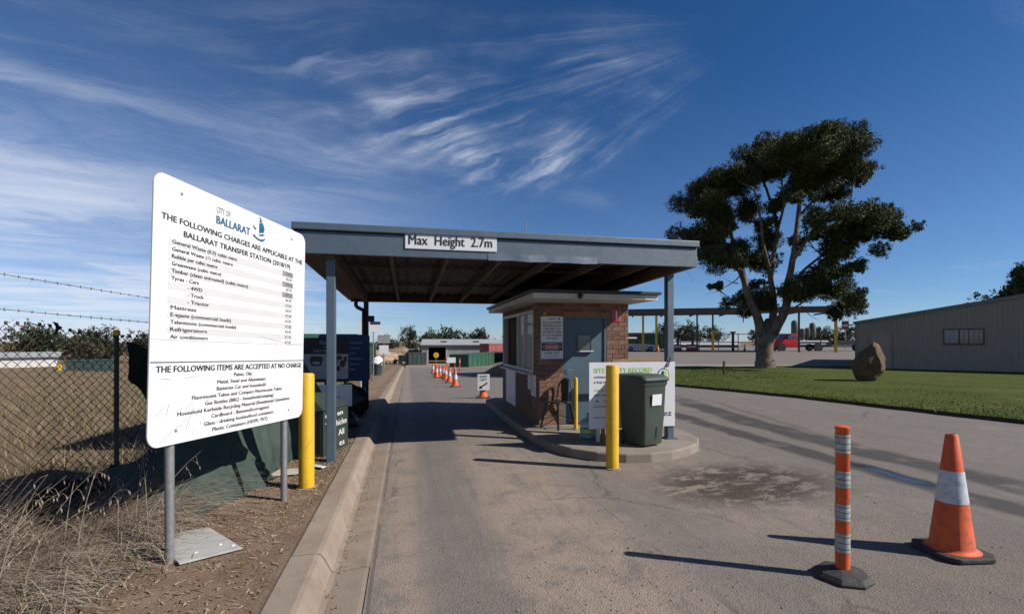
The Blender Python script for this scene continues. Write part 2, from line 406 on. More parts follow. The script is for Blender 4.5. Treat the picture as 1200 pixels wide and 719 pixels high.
# ------------------------------------------------------------------ mesh helpers
class MB:
    def __init__(s): s.v, s.f = [], []
    def add(s, verts, faces):
        o = len(s.v); s.v += [tuple(p) for p in verts]; s.f += [tuple(i + o for i in f) for f in faces]; return s
    def box(s, x0, x1, y0, y1, z0, z1, M=None, taper=None):
        tx = taper or (1, 1)
        cx, cy = (x0 + x1) / 2, (y0 + y1) / 2
        vs_ = []
        for z, k in ((z0, (1, 1)), (z1, tx)):
            for x, y in ((x0, y0), (x1, y0), (x1, y1), (x0, y1)):
                vs_.append(Vector((cx + (x - cx) * k[0], cy + (y - cy) * k[1], z)))
        if M: vs_ = [M @ p for p in vs_]
        return s.add(vs_, [(3, 2, 1, 0), (4, 5, 6, 7), (0, 1, 5, 4), (1, 2, 6, 5), (2, 3, 7, 6), (3, 0, 4, 7)])
    def bar(s, a, b_, w, h_=None, up=(0, 0, 1)):
        a, b_ = Vector(a), Vector(b_); h_ = h_ or w
        d = (b_ - a).normalized(); u = Vector(up)
        if abs(d.dot(u)) > .95: u = Vector((0, 1, 0))
        sx = d.cross(u).normalized() * w / 2; sy = sx.cross(d).normalized() * h_ / 2
        vs_ = [p + i * sx + j * sy for p in (a, b_) for i, j in ((-1, -1), (1, -1), (1, 1), (-1, 1))]
        return s.add(vs_, [(3, 2, 1, 0), (4, 5, 6, 7), (0, 1, 5, 4), (1, 2, 6, 5), (2, 3, 7, 6), (3, 0, 4, 7)])
    def tube(s, path, rad, n=8, cap=True):
        P = [Vector(p) for p in path]
        if not isinstance(rad, (list, tuple)): rad = [rad] * len(P)
        o = len(s.v); prev = None
        for i, p in enumerate(P):
            d = (P[min(i + 1, len(P) - 1)] - P[max(i - 1, 0)])
            d = d.normalized() if d.length > 1e-9 else Vector((0, 0, 1))
            if prev is None:
                u = d.orthogonal().normalized()
            else:
                u = (prev - d * prev.dot(d))
                u = u.normalized() if u.length > 1e-6 else d.orthogonal().normalized()
            prev = u; w = d.cross(u)
            for k in range(n):
                a = 2 * math.pi * k / n
                s.v.append(tuple(p + (u * math.cos(a) + w * math.sin(a)) * rad[i]))
        for i in range(len(P) - 1):
            for k in range(n):
                a = o + i * n + k; b2 = o + i * n + (k + 1) % n
                s.f.append((a, b2, b2 + n, a + n))
        if cap:
            s.f.append(tuple(o + k for k in reversed(range(n))))
            s.f.append(tuple(o + (len(P) - 1) * n + k for k in range(n)))
        return s
    def lathe(s, prof, n=20, c=(0, 0, 0), cap=True, ang0=0.0):
        o = len(s.v)
        for r_, z in prof:
            for k in range(n):
                a = 2 * math.pi * k / n + ang0
                s.v.append((c[0] + r_ * math.cos(a), c[1] + r_ * math.sin(a), c[2] + z))
        for i in range(len(prof) - 1):
            for k in range(n):
                a = o + i * n + k; b2 = o + i * n + (k + 1) % n
                s.f.append((a, b2, b2 + n, a + n))
        if cap:
            s.f.append(tuple(o + k for k in reversed(range(n))))
            s.f.append(tuple(o + (len(prof) - 1) * n + k for k in range(n)))
        return s
    def prism(s, poly, z0, z1, M=None):
        n = len(poly)
        vs_ = [Vector((x, y, z0)) for x, y in poly] + [Vector((x, y, z1)) for x, y in poly]
        if M: vs_ = [M @ p for p in vs_]
        return s.add(vs_, [tuple(reversed(range(n))), tuple(range(n, 2 * n))] + [(i, (i + 1) % n, (i + 1) % n + n, i + n) for i in range(n)])
    def slab(s, poly, y0, y1):
        """an outline in x,z with thickness along y"""
        n = len(poly)
        vs_ = [(x, y0, z) for x, z in poly] + [(x, y1, z) for x, z in poly]
        return s.add(vs_, [tuple(range(n)), tuple(reversed(range(n, 2 * n)))] + [((i + 1) % n, i, i + n, (i + 1) % n + n) for i in range(n)])
    def build(s, name, material, parent=None, smooth=False, bevel=0, segs=2):
        me = bpy.data.meshes.new(name)
        me.from_pydata(s.v, [], s.f); me.update()
        me.materials.append(MT[material] if isinstance(material, str) else material)
        if smooth:
            me.polygons.foreach_set('use_smooth', [True] * len(me.polygons))
            try: me.set_sharp_from_angle(angle=R(40))
            except Exception: pass
        o = bpy.data.objects.new(name, me); COL.objects.link(o)
        if parent: o.parent = parent
        if bevel:
            bm = o.modifiers.new('bevel', 'BEVEL'); bm.width = bevel; bm.segments = segs
            bm.limit_method = 'ANGLE'; bm.angle_limit = R(35)
        return o

def fast_mesh(name, verts, faces_n, material, parent=None):
    """verts (n,3) numpy; faces: consecutive groups of faces_n vertices"""
    verts = np.asarray(verts, dtype=np.float32).reshape(-1, 3)
    me = bpy.data.meshes.new(name)
    nv = len(verts); nf = nv // faces_n
    me.vertices.add(nv); me.vertices.foreach_set('co', verts.ravel())
    me.loops.add(nv); me.loops.foreach_set('vertex_index', np.arange(nv, dtype=np.int32))
    me.polygons.add(nf)
    me.polygons.foreach_set('loop_start', np.arange(0, nv, faces_n, dtype=np.int32))
    me.polygons.foreach_set('loop_total', np.full(nf, faces_n, dtype=np.int32))
    me.update(calc_edges=True)
    me.materials.append(MT[material])
    o = bpy.data.objects.new(name, me); COL.objects.link(o)
    if parent: o.parent = parent
    return o

def tag(o, label, cat, group=None):
    o['label'] = label; o['category'] = cat
    if group: o['group'] = group
    return o

def thing(name, label, cat, loc=(0, 0, 0), rotz=0, group=None):
    o = bpy.data.objects.new(name, None); COL.objects.link(o)
    o.empty_display_size = .2
    o.location = loc; o.rotation_euler = (0, 0, rotz)
    return tag(o, label, cat, group)

def struct(o): o['kind'] = 'structure'; return o
def stuff(o, label=None, cat=None):
    o['kind'] = 'stuff'
    if label: o['label'] = label
    if cat: o['category'] = cat
    return o

def dup(root, loc, rotz, label=None, scale=None):
    r_ = root.copy(); COL.objects.link(r_); r_.location = loc; r_.rotation_euler = (0, 0, rotz)
    if label: r_['label'] = label
    if scale: r_.scale = (scale,) * 3
    for ch in list(root.children):
        c_ = ch.copy(); COL.objects.link(c_); c_.parent = r_
        for g in list(ch.children):
            d_ = g.copy(); COL.objects.link(d_); d_.parent = c_
    return r_

def lettering(parent, body, x, z, hgt, width=None, align='LEFT', material='ink', y=-.004, bold=.012, name='lettering', rot=None):
    """flat print on a board that faces -y: x to the right, z up; hgt = capital height"""
    cu = bpy.data.curves.new('print', 'FONT'); cu.body = body; cu.size = 1.0
    cu.resolution_u = 2
    ob = bpy.data.objects.new('print', cu)
    me = bpy.data.meshes.new_from_object(ob)
    bpy.data.objects.remove(ob)
    n = len(me.vertices); a = np.zeros(n * 3, dtype=np.float32); me.vertices.foreach_get('co', a); a = a.reshape(-1, 3)
    w = a[:, 0].max() - a[:, 0].min(); x0 = a[:, 0].min()
    sz = hgt / .70
    sx = (width / w) if width else sz
    W = w * sx
    ox = x - (0 if align == 'LEFT' else (W / 2 if align == 'CENTER' else W))
    polys = [tuple(p.vertices) for p in me.polygons]
    bpy.data.meshes.remove(me)
    copies = [(0, 0)] if bold <= 0 else [(-bold * 1.3, 0), (0, .3 * bold), (bold * 1.3, 0)]
    V_, F_ = [], []
    for k, (ex, ez) in enumerate(copies):
        F_ += [tuple(i + n * k for i in p) for p in polys]
        V_.append(np.stack([(a[:, 0] - x0 + ex) * sx + ox, np.full(n, y - .0004 * k, dtype=np.float32), (a[:, 1] + ez) * sz + z], 1))
    me = bpy.data.meshes.new(name)
    me.from_pydata(np.concatenate(V_).tolist(), [], F_); me.update()
    me.name = name
    me.materials.clear(); me.materials.append(MT[material])
    o = bpy.data.objects.new(name, me); COL.objects.link(o); o.parent = parent
    return o

def flat(parent, poly, material, y=-.003, name='panel_print'):
    b_ = MB(); b_.add([(x, y, z) for x, z in poly], [tuple(range(len(poly)))])
    return b_.build(name, material, parent)

def rect(x0, x1, z0, z1): return [(x0, z0), (x1, z0), (x1, z1), (x0, z1)]
def ellipse(cx, cz, rx, rz, n=24): return [(cx + rx * math.cos(2 * math.pi * k / n), cz + rz * math.sin(2 * math.pi * k / n)) for k in range(n)]
def rounded(x0, x1, z0, z1, r_, n=6):
    pts = []
    for cx, cz, a0 in ((x1 - r_, z0 + r_, -90), (x1 - r_, z1 - r_, 0), (x0 + r_, z1 - r_, 90), (x0 + r_, z0 + r_, 180)):
        for k in range(n + 1):
            a = R(a0 + 90 * k / n); pts.append((cx + r_ * math.cos(a), cz + r_ * math.sin(a)))
    return pts

def sm(a, b_, x):
    t_ = max(0.0, min(1.0, (x - a) / (b_ - a))); return t_ * t_ * (3 - 2 * t_)

# ------------------------------------------------------------------ lie of the land
def H(x, y):
    """level round the booth, falling away along the road, rising a little to the far yard"""
    road = -.03 * max(0.0, min(y, 95) - 12)
    right = .012 * max(0.0, min(math.hypot(x, y), 70) - 32)
    w = sm(6, 16, x - .12 * max(0.0, y - 30))
    return road * (1 - w) + right * w
def fence_x(y): return -2.42 - .29 * (4.77 - y)

def sheet(name, xs, ys, fz, material):
    b_ = MB(); nx, ny = len(xs), len(ys)
    b_.v = [(x, y, fz(x, y)) for y in ys for x in xs]
    b_.f = [(j * nx + i, j * nx + i + 1, (j + 1) * nx + i + 1, (j + 1) * nx + i) for j in range(ny - 1) for i in range(nx - 1)]
    o = b_.build(name, material, smooth=True); return struct(o)

def lin(a, b_, n): return [a + (b_ - a) * i / (n - 1) for i in range(n)]
far_x = [-3000, -1500, -700, -350] + lin(-200, 200, 41) + [350, 700, 1500, 3000]
far_y = [-2000, -600, -200] + lin(-60, 180, 31) + [260, 400, 700, 1500, 3500]
sheet('ground', far_x, far_y, lambda x, y: H(x, y) - .10, 'field')
sheet('asphalt_road', [-.27] + lin(.2, 16, 24) + lin(18, 150, 34), lin(-8, 12, 11) + lin(13, 100, 60), lambda x, y: H(x, y), 'asphalt')
def field_z(x, y):
    z = H(x, y) + .085
    z += .12 * mnoise.noise(Vector((x * .25, y * .25, 0))) * sm(-3, -9, x) * 1.0
    z += 1.0 * math.exp(-(((x + 40) / 9) ** 2 + ((y - 46) / 5) ** 2))       # a low heap of spoil in the paddock
    return z
sheet('paddock', [-160, -110, -80] + lin(-60, -4, 40) + [-3.2, -2.6, -2, -1.4, -.9], lin(-8, 110, 100), field_z, 'field')
def verge_z(x, y): return H(x, y) + .10 + .018 * mnoise.noise(Vector((x * 1.6, y * 1.6, 3))) * sm(-.82, -1.0, x) + .022 * sm(-1.0, -.84, x)
vb = MB()
ys = lin(-6, 60, 133)
for y in ys:
    xl = min(fence_x(min(y, 9.5)) - .6, -1.7)
    for k in range(9):
        x = xl + (-.825 - xl) * (1 - (1 - k / 8) ** 1.6); vb.v.append((x, y, verge_z(x, y)))
for j in range(len(ys) - 1):
    for k in range(8): vb.f.append((j * 9 + k, j * 9 + k + 1, (j + 1) * 9 + k + 1, (j + 1) * 9 + k))
struct(vb.build('verge', 'dirt', smooth=True))

# kerb and channel, cast in sections
kerb = bpy.data.objects.new('kerb', None); COL.objects.link(kerb); struct(kerb)
KP = [(-.272, .006), (-.30, .008), (-.50, -.012), (-.535, -.004), (-.585, .095), (-.61, .125), (-.64, .134), (-.80, .132), (-.83, .115), (-.83, -.12), (-.272, -.12)]
y = -6.0
while y < 58:
    L_ = 2.42 if y < 30 else 4.85
    kb = MB()
    yy = [y + .006, y + L_ / 2, y + L_ - .006]
    jx = random.uniform(-.006, .006)
    for q in yy:
        for x, z in KP: kb.v.append((x + jx, q, z + H(0, q)))
    n = len(KP)
    for i in range(2):
        for k in range(n): kb.f.append((i * n + k, (i + 1) * n + k, (i + 1) * n + (k + 1) % n, i * n + (k + 1) % n))
    kb.f.append(tuple(range(n))); kb.f.append(tuple(reversed(range(2 * n, 3 * n))))
    kb.build('kerb_section', 'kerb', kerb)
    y += L_

# traffic island under the booth
isl = [(2.0, 12.6), (1.97, 10.5), (1.97, 8.9), (2.0, 7.6), (2.1, 7.0), (2.28, 6.58), (2.55, 6.27), (2.9, 6.1), (3.25, 6.05), (3.6, 6.12), (4.0, 6.32), (4.3, 6.55), (4.52, 6.9), (4.62, 7.4), (4.66, 9), (4.66, 12.6), (4.3, 13.1), (3.3, 13.3), (2.4, 13.1)]
ib = MB(); ib.prism(isl, -.06, .13)
struct(ib.build('traffic_island', 'concrete', bevel=.025, segs=3))

# lawn with a cut soil edge
lawn_poly = [(9.4, 20.5), (10.2, 17.2), (10.9, 13.5), (11.5, 10), (12.05, 7.3), (12.6, 4.5), (13.2, 1), (42, -6), (46, 10), (36, 20.5), (25.9, 25.6), (16.2, 27.2), (11, 25.5), (9.6, 23)]
def wob_poly(poly, step=.35, amp=.035):
    out = []
    for i in range(len(poly)):
        a, b_ = Vector((*poly[i], 0)), Vector((*poly[(i + 1) % len(poly)], 0))
        n = max(1, int((b_ - a).length / step))
        for k in range(n):
            p = a.lerp(b_, k / n); q = mnoise.noise(p * 1.7) * amp * 2
            out.append((p.x + q, p.y + q * .5))
    return out
lp = wob_poly(lawn_poly)
lb = MB(); n = len(lp)
lb.v = [(x, y, H(x, y) + .085) for x, y in lp]; lb.f = [tuple(range(n))]
# triangulated fill follows the almost level ground
import bmesh
lo = lb.build('lawn', 'lawn')
bmm = bmesh.new(); bmm.from_mesh(lo.data); bmesh.ops.triangulate(bmm, faces=bmm.faces[:]); bmm.normal_update()
for f in bmm.faces:
    if f.normal.z < 0: f.normal_flip()
bmm.to_mesh(lo.data); bmm.free(); struct(lo)
eb = MB()
for i in range(n):
    (x0, y0), (x1, y1) = lp[i], lp[(i + 1) % n]
    eb.add([(x0, y0, H(x0, y0) - .03), (x1, y1, H(x1, y1) - .03), (x1, y1, H(x1, y1) + .087), (x0, y0, H(x0, y0) + .087)], [(0, 1, 2, 3)])
struct(eb.build('lawn_edge', 'soil_edge', lo))

# ------------------------------------------------------------------ entrance canopy
CX0, CX1, CY0, CY1 = -1.38, 4.17, 6.40, 12.1
can = thing('entrance_canopy', 'blue grey steel entrance canopy spanning the lane on four slim posts', 'canopy')
MB().box(CX0, CX1, CY0, CY0 + .05, 2.745, 3.02).build('fascia', 'steel_blue', can, bevel=.006)
MB().box(CX0 - .02, CX1 + .02, CY0 - .035, CY0 + .09, 3.035, 3.125).build('capping', 'steel_blue', can, bevel=.01)
MB().box(CX0 + .01, CX1 - .01, CY0 + .01, CY0 + .045, 3.02, 3.035).build('shadow_gap', 'steel_blue_dk', can)
for x in (CX0, CX1 - .05):
    b_ = MB(); b_.add([(x, CY0 + .05, 2.745), (x + .05, CY0 + .05, 2.745), (x + .05, CY1, 2.64), (x, CY1, 2.64), (x, CY0 + .05, 3.10), (x + .05, CY0 + .05, 3.10), (x + .05, CY1, 2.86), (x, CY1, 2.86)],
                       [(3, 2, 1, 0), (4, 5, 6, 7), (0, 1, 5, 4), (1, 2, 6, 5), (2, 3, 7, 6), (3, 0, 4, 7)])
    b_.build('side_fascia', 'steel_blue', can)
# dent and torn lower lip where a load has struck it
db = MB(); k = 26
for i in range(k + 1):
    x = 1.05 + 1.55 * i / k
    d_ = .018 * mnoise.noise(Vector((x * 4, 0, 1))) + .012 * mnoise.noise(Vector((x * 11, 0, 5)))
    db.v += [(x, CY0 - .012 + d_, 2.735 + d_ * .8), (x, CY0 - .006 + d_ * .5, 2.80), (x, CY0 - .003, 2.835 + d_)]
for i in range(k):
    for q in range(2): db.f.append((i * 3 + q, (i + 1) * 3 + q, (i + 1) * 3 + q + 1, i * 3 + q + 1))
dd = db.build('dented_lip', 'steel_blue', can, smooth=True); dd['label'] = 'dented torn lower lip of the fascia'
def roofz(y): return 2.93 - (y - CY0) / (CY1 - CY0) * .15
# roof sheets, ribbed
for i in range(7):
    xa = CX0 + .055 + i * (CX1 - CX0 - .11) / 7; xb = CX0 + .055 + (i + 1) * (CX1 - CX0 - .11) / 7 + (.05 if i < 6 else 0)
    rb = MB(); nn = 16; hs_ = []
    for q in range(nn + 1):
        x = xa + (xb - xa) * q / nn; dzz = (.02 if q % 4 in (1, 2) else 0) + .003 * (i % 2)
        rb.v += [(x, CY0 + .06, roofz(CY0) + dzz), (x, CY1 - .005, roofz(CY1) + dzz)]
    for q in range(nn): rb.f.append((q * 2, q * 2 + 1, q * 2 + 3, q * 2 + 2))
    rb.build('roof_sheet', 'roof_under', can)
for x in (-.22, .53, 1.27, 2.0, 2.75, 3.5):
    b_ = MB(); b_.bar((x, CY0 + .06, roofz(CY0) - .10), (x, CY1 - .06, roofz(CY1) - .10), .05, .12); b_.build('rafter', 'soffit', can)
for x in (-.97, 3.98):
    b_ = MB(); b_.bar((x, CY0 + .06, roofz(CY0) - .13), (x, CY1 - .06, roofz(CY1) - .13), .09, .19); b_.build('edge_beam', 'rust_steel', can)
for y in (8.1, 10.1):
    MB().box(CX0 + .06, CX1 - .06, y - .03, y + .03, roofz(y) - .045, roofz(y) - .006).build('purlin', 'rust_steel', can)
MB().box(CX0 + .05, CX1 - .05, CY1 - .09, CY1, 2.60, 2.80).build('back_beam', 'rust_steel', can)
# flat soffit lining along both sides
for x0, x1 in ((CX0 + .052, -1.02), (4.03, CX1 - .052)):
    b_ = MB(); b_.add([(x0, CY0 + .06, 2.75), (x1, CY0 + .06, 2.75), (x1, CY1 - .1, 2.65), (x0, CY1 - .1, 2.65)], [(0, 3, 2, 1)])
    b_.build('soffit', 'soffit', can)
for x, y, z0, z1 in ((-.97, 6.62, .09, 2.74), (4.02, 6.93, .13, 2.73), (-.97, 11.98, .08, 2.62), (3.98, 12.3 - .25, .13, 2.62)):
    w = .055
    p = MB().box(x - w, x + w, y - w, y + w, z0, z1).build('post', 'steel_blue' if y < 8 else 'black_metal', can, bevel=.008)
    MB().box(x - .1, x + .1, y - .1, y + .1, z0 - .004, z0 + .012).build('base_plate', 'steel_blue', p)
dp = MB().tube([(-1.2, 11.95, 2.66), (-1.2, 11.95, 2.5), (-1.17, 11.95, 2.46), (-1.05, 11.92, 2.40), (-1.02, 11.9, 2.36), (-1.02, 11.9, .1)], .045, 10)
dp.build('downpipe', 'black_metal', can, smooth=True)
fl = MB(); fl.box(-.93, -.78, 11.85, 11.98, 2.12, 2.26); fl.bar((-.95, 11.98, 2.25), (-.85, 11.95, 2.25), .03); fl.build('floodlight', 'black_metal', can, bevel=.02)
MB().tube([(1.87, 7.6, 2.88), (1.87, 7.6, 3.62)], [.012, .006], 6).build('antenna', 'galv', can)
# hanging cable end at the torn edge
MB().tube([(3.95, 6.43, 2.74), (4.05, 6.42, 2.64), (4.10, 6.41, 2.57), (4.11, 6.41, 2.53)], .0025, 5).build('loose_cable', 'rust_steel', can)

hs2 = thing('height_sign', 'white sign plate reading Max Height 2.7m on the canopy fascia', 'sign', (-.035, CY0 - .004, 2.85))
MB().box(0, 1.2, -.012, 0, 0, .205).build('sign_plate', 'sign_white', hs2, bevel=.003)
lettering(hs2, 'Max  Height  2.7m', .045, .055, .125, 1.09, y=-.0155, bold=.018)
b_ = MB(); b_.box(.585, .592, -.0145, -.0125, .0, .205); b_.build('plate_joint', 'ink_grey', hs2)

# ------------------------------------------------------------------ charges sign
P1, P2 = Vector((-1.68, 3.60, 0)), Vector((-1.07, 5.31, 0))
SW = (P2 - P1).length; SH = 1.86
cs = thing('charges_sign', 'large white council charges board on two galvanised posts', 'sign', (P1.x, P1.y, .10), math.atan2(P2.y - P1.y, P2.x - P1.x))
panel = MB().slab(rounded(0, SW, 0, SH, .085), -.012, .0).build('panel', 'sign_white', cs, bevel=.002)
panel.location = (0, 0, .94 - .10); panel.rotation_euler = (0, R(1.75), 0)
def sz(v): return SH * (1 - v)
def sx_(s): return SW * s
YP = -.0145
rows = ['General Waste (0.5) cubic mtre', 'General Waste (1) cubic metre', 'Rubble per cubic metre', 'Greenwaste (cubic metre)', 'Timber (clean untreated) (cubic metre)', 'Tyres - Cars',
        '- 4WD', '- Truck', '- Tractor', 'Mattress', 'E-waste (commercial loads)', 'Televisions (commercial loads)', 'Refrigerators', 'Air conditioners']
roww = [.355, .33, .235, .26, .435, .135, .075, .085, .115, .125, .325, .36, .185, .19]
price = ['$28.00', '$56.50', '$56.50', '$27.50', '$39.50', '$6.50', '$15.60', '$36.50', '$75.00', '$23.00', '$5.80', '$16.00', '$17.00', '$17.00']
lettering(panel, 'CITY OF', sx_(.312), sz(.066), .047, sx_(.082), material='logo_grey', y=YP, bold=-.004)
lettering(panel, 'BALLARAT', sx_(.312), sz(.112), .062, sx_(.215), material='logo_blue', y=YP, bold=.02)
# the emblem: a mast-like figure over two curved strokes
def arc_band(cx, cz, r0, r1, a0, a1, n=12, k=.7):
    o_ = [(cx + r1 * math.cos(R(a0 + (a1 - a0) * i / n)), cz + k * r1 * math.sin(R(a0 + (a1 - a0) * i / n))) for i in range(n + 1)]
    i_ = [(cx + r0 * math.cos(R(a0 + (a1 - a0) * i / n)) , cz + k * r0 * math.sin(R(a0 + (a1 - a0) * i / n)) + .006 * math.sin(math.pi * i / n)) for i in range(n + 1)]
    return o_ + i_[::-1]
ex_, ez_ = sx_(.60), sz(.065)
flat(panel, [(ex_ - .012, ez_ - .035), (ex_ + .05, ez_ - .02), (ex_ + .062, ez_ + .012), (ex_ + .05, ez_ + .045), (ex_ + .03, ez_ + .068), (ex_ - .012, ez_ + .05)], 'logo_blue', YP, 'emblem')
flat(panel, [(ex_ - .012, ez_ + .056), (ex_ + .026, ez_ + .072), (ex_ + .022, ez_ + .088), (ex_ + .004, ez_ + .105), (ex_ - .016, ez_ + .108), (ex_ - .002, ez_ + .092), (ex_ - .006, ez_ + .074)], 'logo_blue', YP, 'emblem')
flat(panel, [(ex_ - .10, ez_ + .018), (ex_ - .055, ez_ - .002), (ex_ - .05, ez_ - .018), (ex_ - .075, ez_ - .014)], 'logo_blue', YP, 'emblem')
flat(panel, [(ex_ - .02, ez_ - .05), (ex_ + .07, ez_ - .028), (ex_ + .06, ez_ - .04), (ex_ + .03, ez_ - .056), (ex_ - .005, ez_ - .058)], 'logo_blue', YP, 'emblem')
flat(panel, [(ex_ - .10, ez_ - .075), (ex_ - .075, ez_ - .06), (ex_ - .055, ez_ - .078), (ex_ - .0, ez_ - .088), (ex_ + .05, ez_ - .078), (ex_ + .072, ez_ - .06), (ex_ + .066, ez_ - .085), (ex_ + .03, ez_ - .105), (ex_ - .03, ez_ - .102), (ex_ - .07, ez_ - .088)], 'logo_blue', YP, 'emblem')
lettering(panel, 'THE FOLLOWING CHARGES ARE APPLICABLE AT THE', sx_(.035), sz(.167), .043, sx_(.935), y=YP, bold=.016)
lettering(panel, 'BALLARAT TRANSFER STATION (2018/19)', sx_(.14), sz(.211), .042, sx_(.715), y=YP, bold=.016)
for i, (rw, w_, pr) in enumerate(zip(rows, roww, price)):
    v = .2475 + i * .02735
    if i % 2 == 0:
        flat(panel, rect(sx_(.072), sx_(.885), sz(v + .008), sz(v - .0185)), 'sign_grey_row', -.0130, 'row_band')
        if i in (0, 2, 4):
            flat(panel, rect(sx_(.79), sx_(.885), sz(v + .008), sz(v - .0185)), 'sign_dark_cell', -.0137, 'price_cell')
    xs0 = .165 if rw[0] == '-' else .086
    lettering(panel, rw, sx_(xs0), sz(v), .027, sx_(w_), y=YP, bold=.014 if i % 2 == 0 else .008, material='ink')
    lettering(panel, pr, sx_(.873), sz(v), .026, sx_(.052), 'RIGHT', y=YP, bold=.0, material='ink_grey')
b_ = MB(); b_.box(0.004, SW - .004, -.0135, -.0122, sz(.6095) - .001, sz(.6095) + .001); b_.build('panel_seam', 'sign_dark_cell', panel)
flat(panel, rect(.004, SW - .004, sz(.694), sz(.690)), 'ink_grey', YP, 'rule_line')
lettering(panel, 'THE FOLLOWING ITEMS ARE ACCEPTED AT NO CHARGE', sx_(.028), sz(.729), .044, sx_(.95), y=YP, bold=.02)
items = [('Paints, Oils', .12), ('Metal, Steel and Aluminium', .325), ('Batteries Car and household', .33), ('Fluorescent Tubes and Compact Fluorescent Tubes', .60), ('Gas Bottles (BBQ - household/camping)', .46),
         ('Household Kerbside Recycling Material (Residential Quantities)', .74), ('Cardboard - flattened/corrugated', .385), ('Glass - drinking bottles/food containers', .465), ('Plastic Containers (HDPE, PET)', .37)]
for i, (s_, w_) in enumerate(items):
    lettering(panel, s_, sx_(.50), sz(.757 + i * .0278), .029, sx_(w_), 'CENTER', y=YP, bold=.009)
# knife scratches and scuffs
rs = random.Random(5)
for _ in range(8):
    s0, v0 = rs.uniform(.03, .26), rs.uniform(.86, .985)
    a = R(rs.uniform(35, 75)); l_ = rs.uniform(.02, .09)
    b_ = MB(); b_.bar((sx_(s0), -.0132, sz(v0)), (sx_(s0) + l_ * math.cos(a), -.0132, min(sz(v0) + l_ * math.sin(a), SH)), .0016, .003, up=(0, 1, 0))
    b_.build('scratch', 'sign_dark_cell', panel)
for s0, v0, s1, v1 in ((.62, .575, .86, .606), (.86, .606, .99, .603), (.05, .985, .2, .90), (.05, .75, .10, .757), (.16, .755, .22, .748), (.70, .815, .76, .812)):
    b_ = MB(); b_.bar((sx_(s0), -.0132, sz(v0)), (sx_(s1), -.0132, sz(v1)), .0016, .003, up=(0, 1, 0)); b_.build('scratch', 'sign_dark_cell', panel)
for s_ in (.125, .865):
    for v_ in (.05, .52, .95):
        bh = MB().lathe([(.011, 0), (.010, .004), (.004, .006)], 10).build('bolt_head', 'galv', panel, smooth=True); bh.location = (sx_(s_), -.0125, sz(v_)); bh.rotation_euler = (R(90), 0, 0)
    top = .86 + SH - .15
    b_ = MB().tube([(sx_(s_), .034, -.12), (sx_(s_), .034, top)], .03, 14); b_.build('post', 'galv', cs, smooth=True)

# ------------------------------------------------------------------ bollards
def bollard(name, label, loc, r_, h_, group=None):
    o = thing(name, label, 'bollard', loc, 0, group)
    MB().lathe([(r_, -.02), (r_, h_ - .02), (r_ - .006, h_ - .006), (r_ - .02, h_), (.001, h_ + .004)], 28).build('post', 'yellow', o, smooth=True)
    MB().lathe([(r_ + .03, -.01), (r_ + .028, .012), (r_ + .002, .016)], 20, cap=False).build('concrete_collar', 'concrete', o, smooth=True)
    return o
bollard('bollard', 'yellow steel bollard standing beside the large charges board', (-1.05, 5.47, .10), .078, 1.215)
bollard('bollard', 'thick yellow steel bollard in front of the green wheelie bin', (2.60, 5.88, 0), .083, 1.345)
bollard('bollard', 'thin yellow post in front of the blue booth door', (2.84, 7.95, .13), .035, .90)

# ------------------------------------------------------------------ toll booth
KX0, KX1, KY0, KY1, KZ0, KZ1 = 2.33, 4.07, 8.47, 11.95, .13, 2.36
ks = thing('ticket_booth', 'small brown brick ticket booth with blue door and white eaves', 'booth', (KX0, KY0, KZ0))
W_, D_, T_ = KX1 - KX0, KY1 - KY0, KZ1 - KZ0
DX0, DX1, DZ = .46, 1.30, 1.99                       # door opening in the front
WY0, WY1, WZ0, WZ1 = .42, 3.32, .93, 2.12            # service window in the lane side
wall = MB()
wall.box(.008, DX0, .008, .11, 0, T_); wall.box(DX1, W_ - .008, .008, .11, 0, T_); wall.box(DX0, DX1, .008, .11, DZ, T_)
wall.box(.008, .11, .112, WY0, 0, T_); wall.box(.008, .11, WY0, WY1, 0, WZ0); wall.box(.008, .11, WY0, WY1, WZ1, T_); wall.box(.008, .11, WY1, D_ - .112, 0, T_)
wall.box(.008, W_ - .008, D_ - .11, D_ - .008, 0, T_)
wall.box(W_ - .11, W_ - .008, .112, 1.1, 0, T_); wall.box(W_ - .11, W_ - .008, 1.1, 2.1, 0, 1.0); wall.box(W_ - .11, W_ - .008, 1.1, 2.1, 2.0, T_); wall.box(W_ - .11, W_ - .008, 2.1, D_ - .112, 0, T_)
wall_o = wall.build('wall', 'mortar', ks)
PITCH, CO = .24, .0855
bme = {}
def brick(kind, loc, length, host):
    key = (kind, round(length, 3))
    if key not in bme:
        b_ = MB()
        if kind == 'x': b_.box(0, length, 0, .1, 0, .0755)
        else: b_.box(0, .1, 0, length, 0, .0755)
        o = b_.build('brick', 'brick', host, bevel=.003, segs=1); bme[key] = o
    else:
        o = bme[key].copy(); COL.objects.link(o)
    j = random.uniform(-.0015, .0015)
    o.location = (loc[0] + (0 if kind == 'x' else j), loc[1] + (j if kind == 'x' else 0), loc[2])
    return o
def runs(lo, hi, off):
    x = lo - off; out = []
    while x < hi - .01:
        a, b2 = max(x, lo), min(x + PITCH - .01, hi)
        if b2 - a > .03: out.append((a, round(b2 - a, 3)))
        x += PITCH
    return out
nrow = int(T_ / CO)
side_rest = MB()
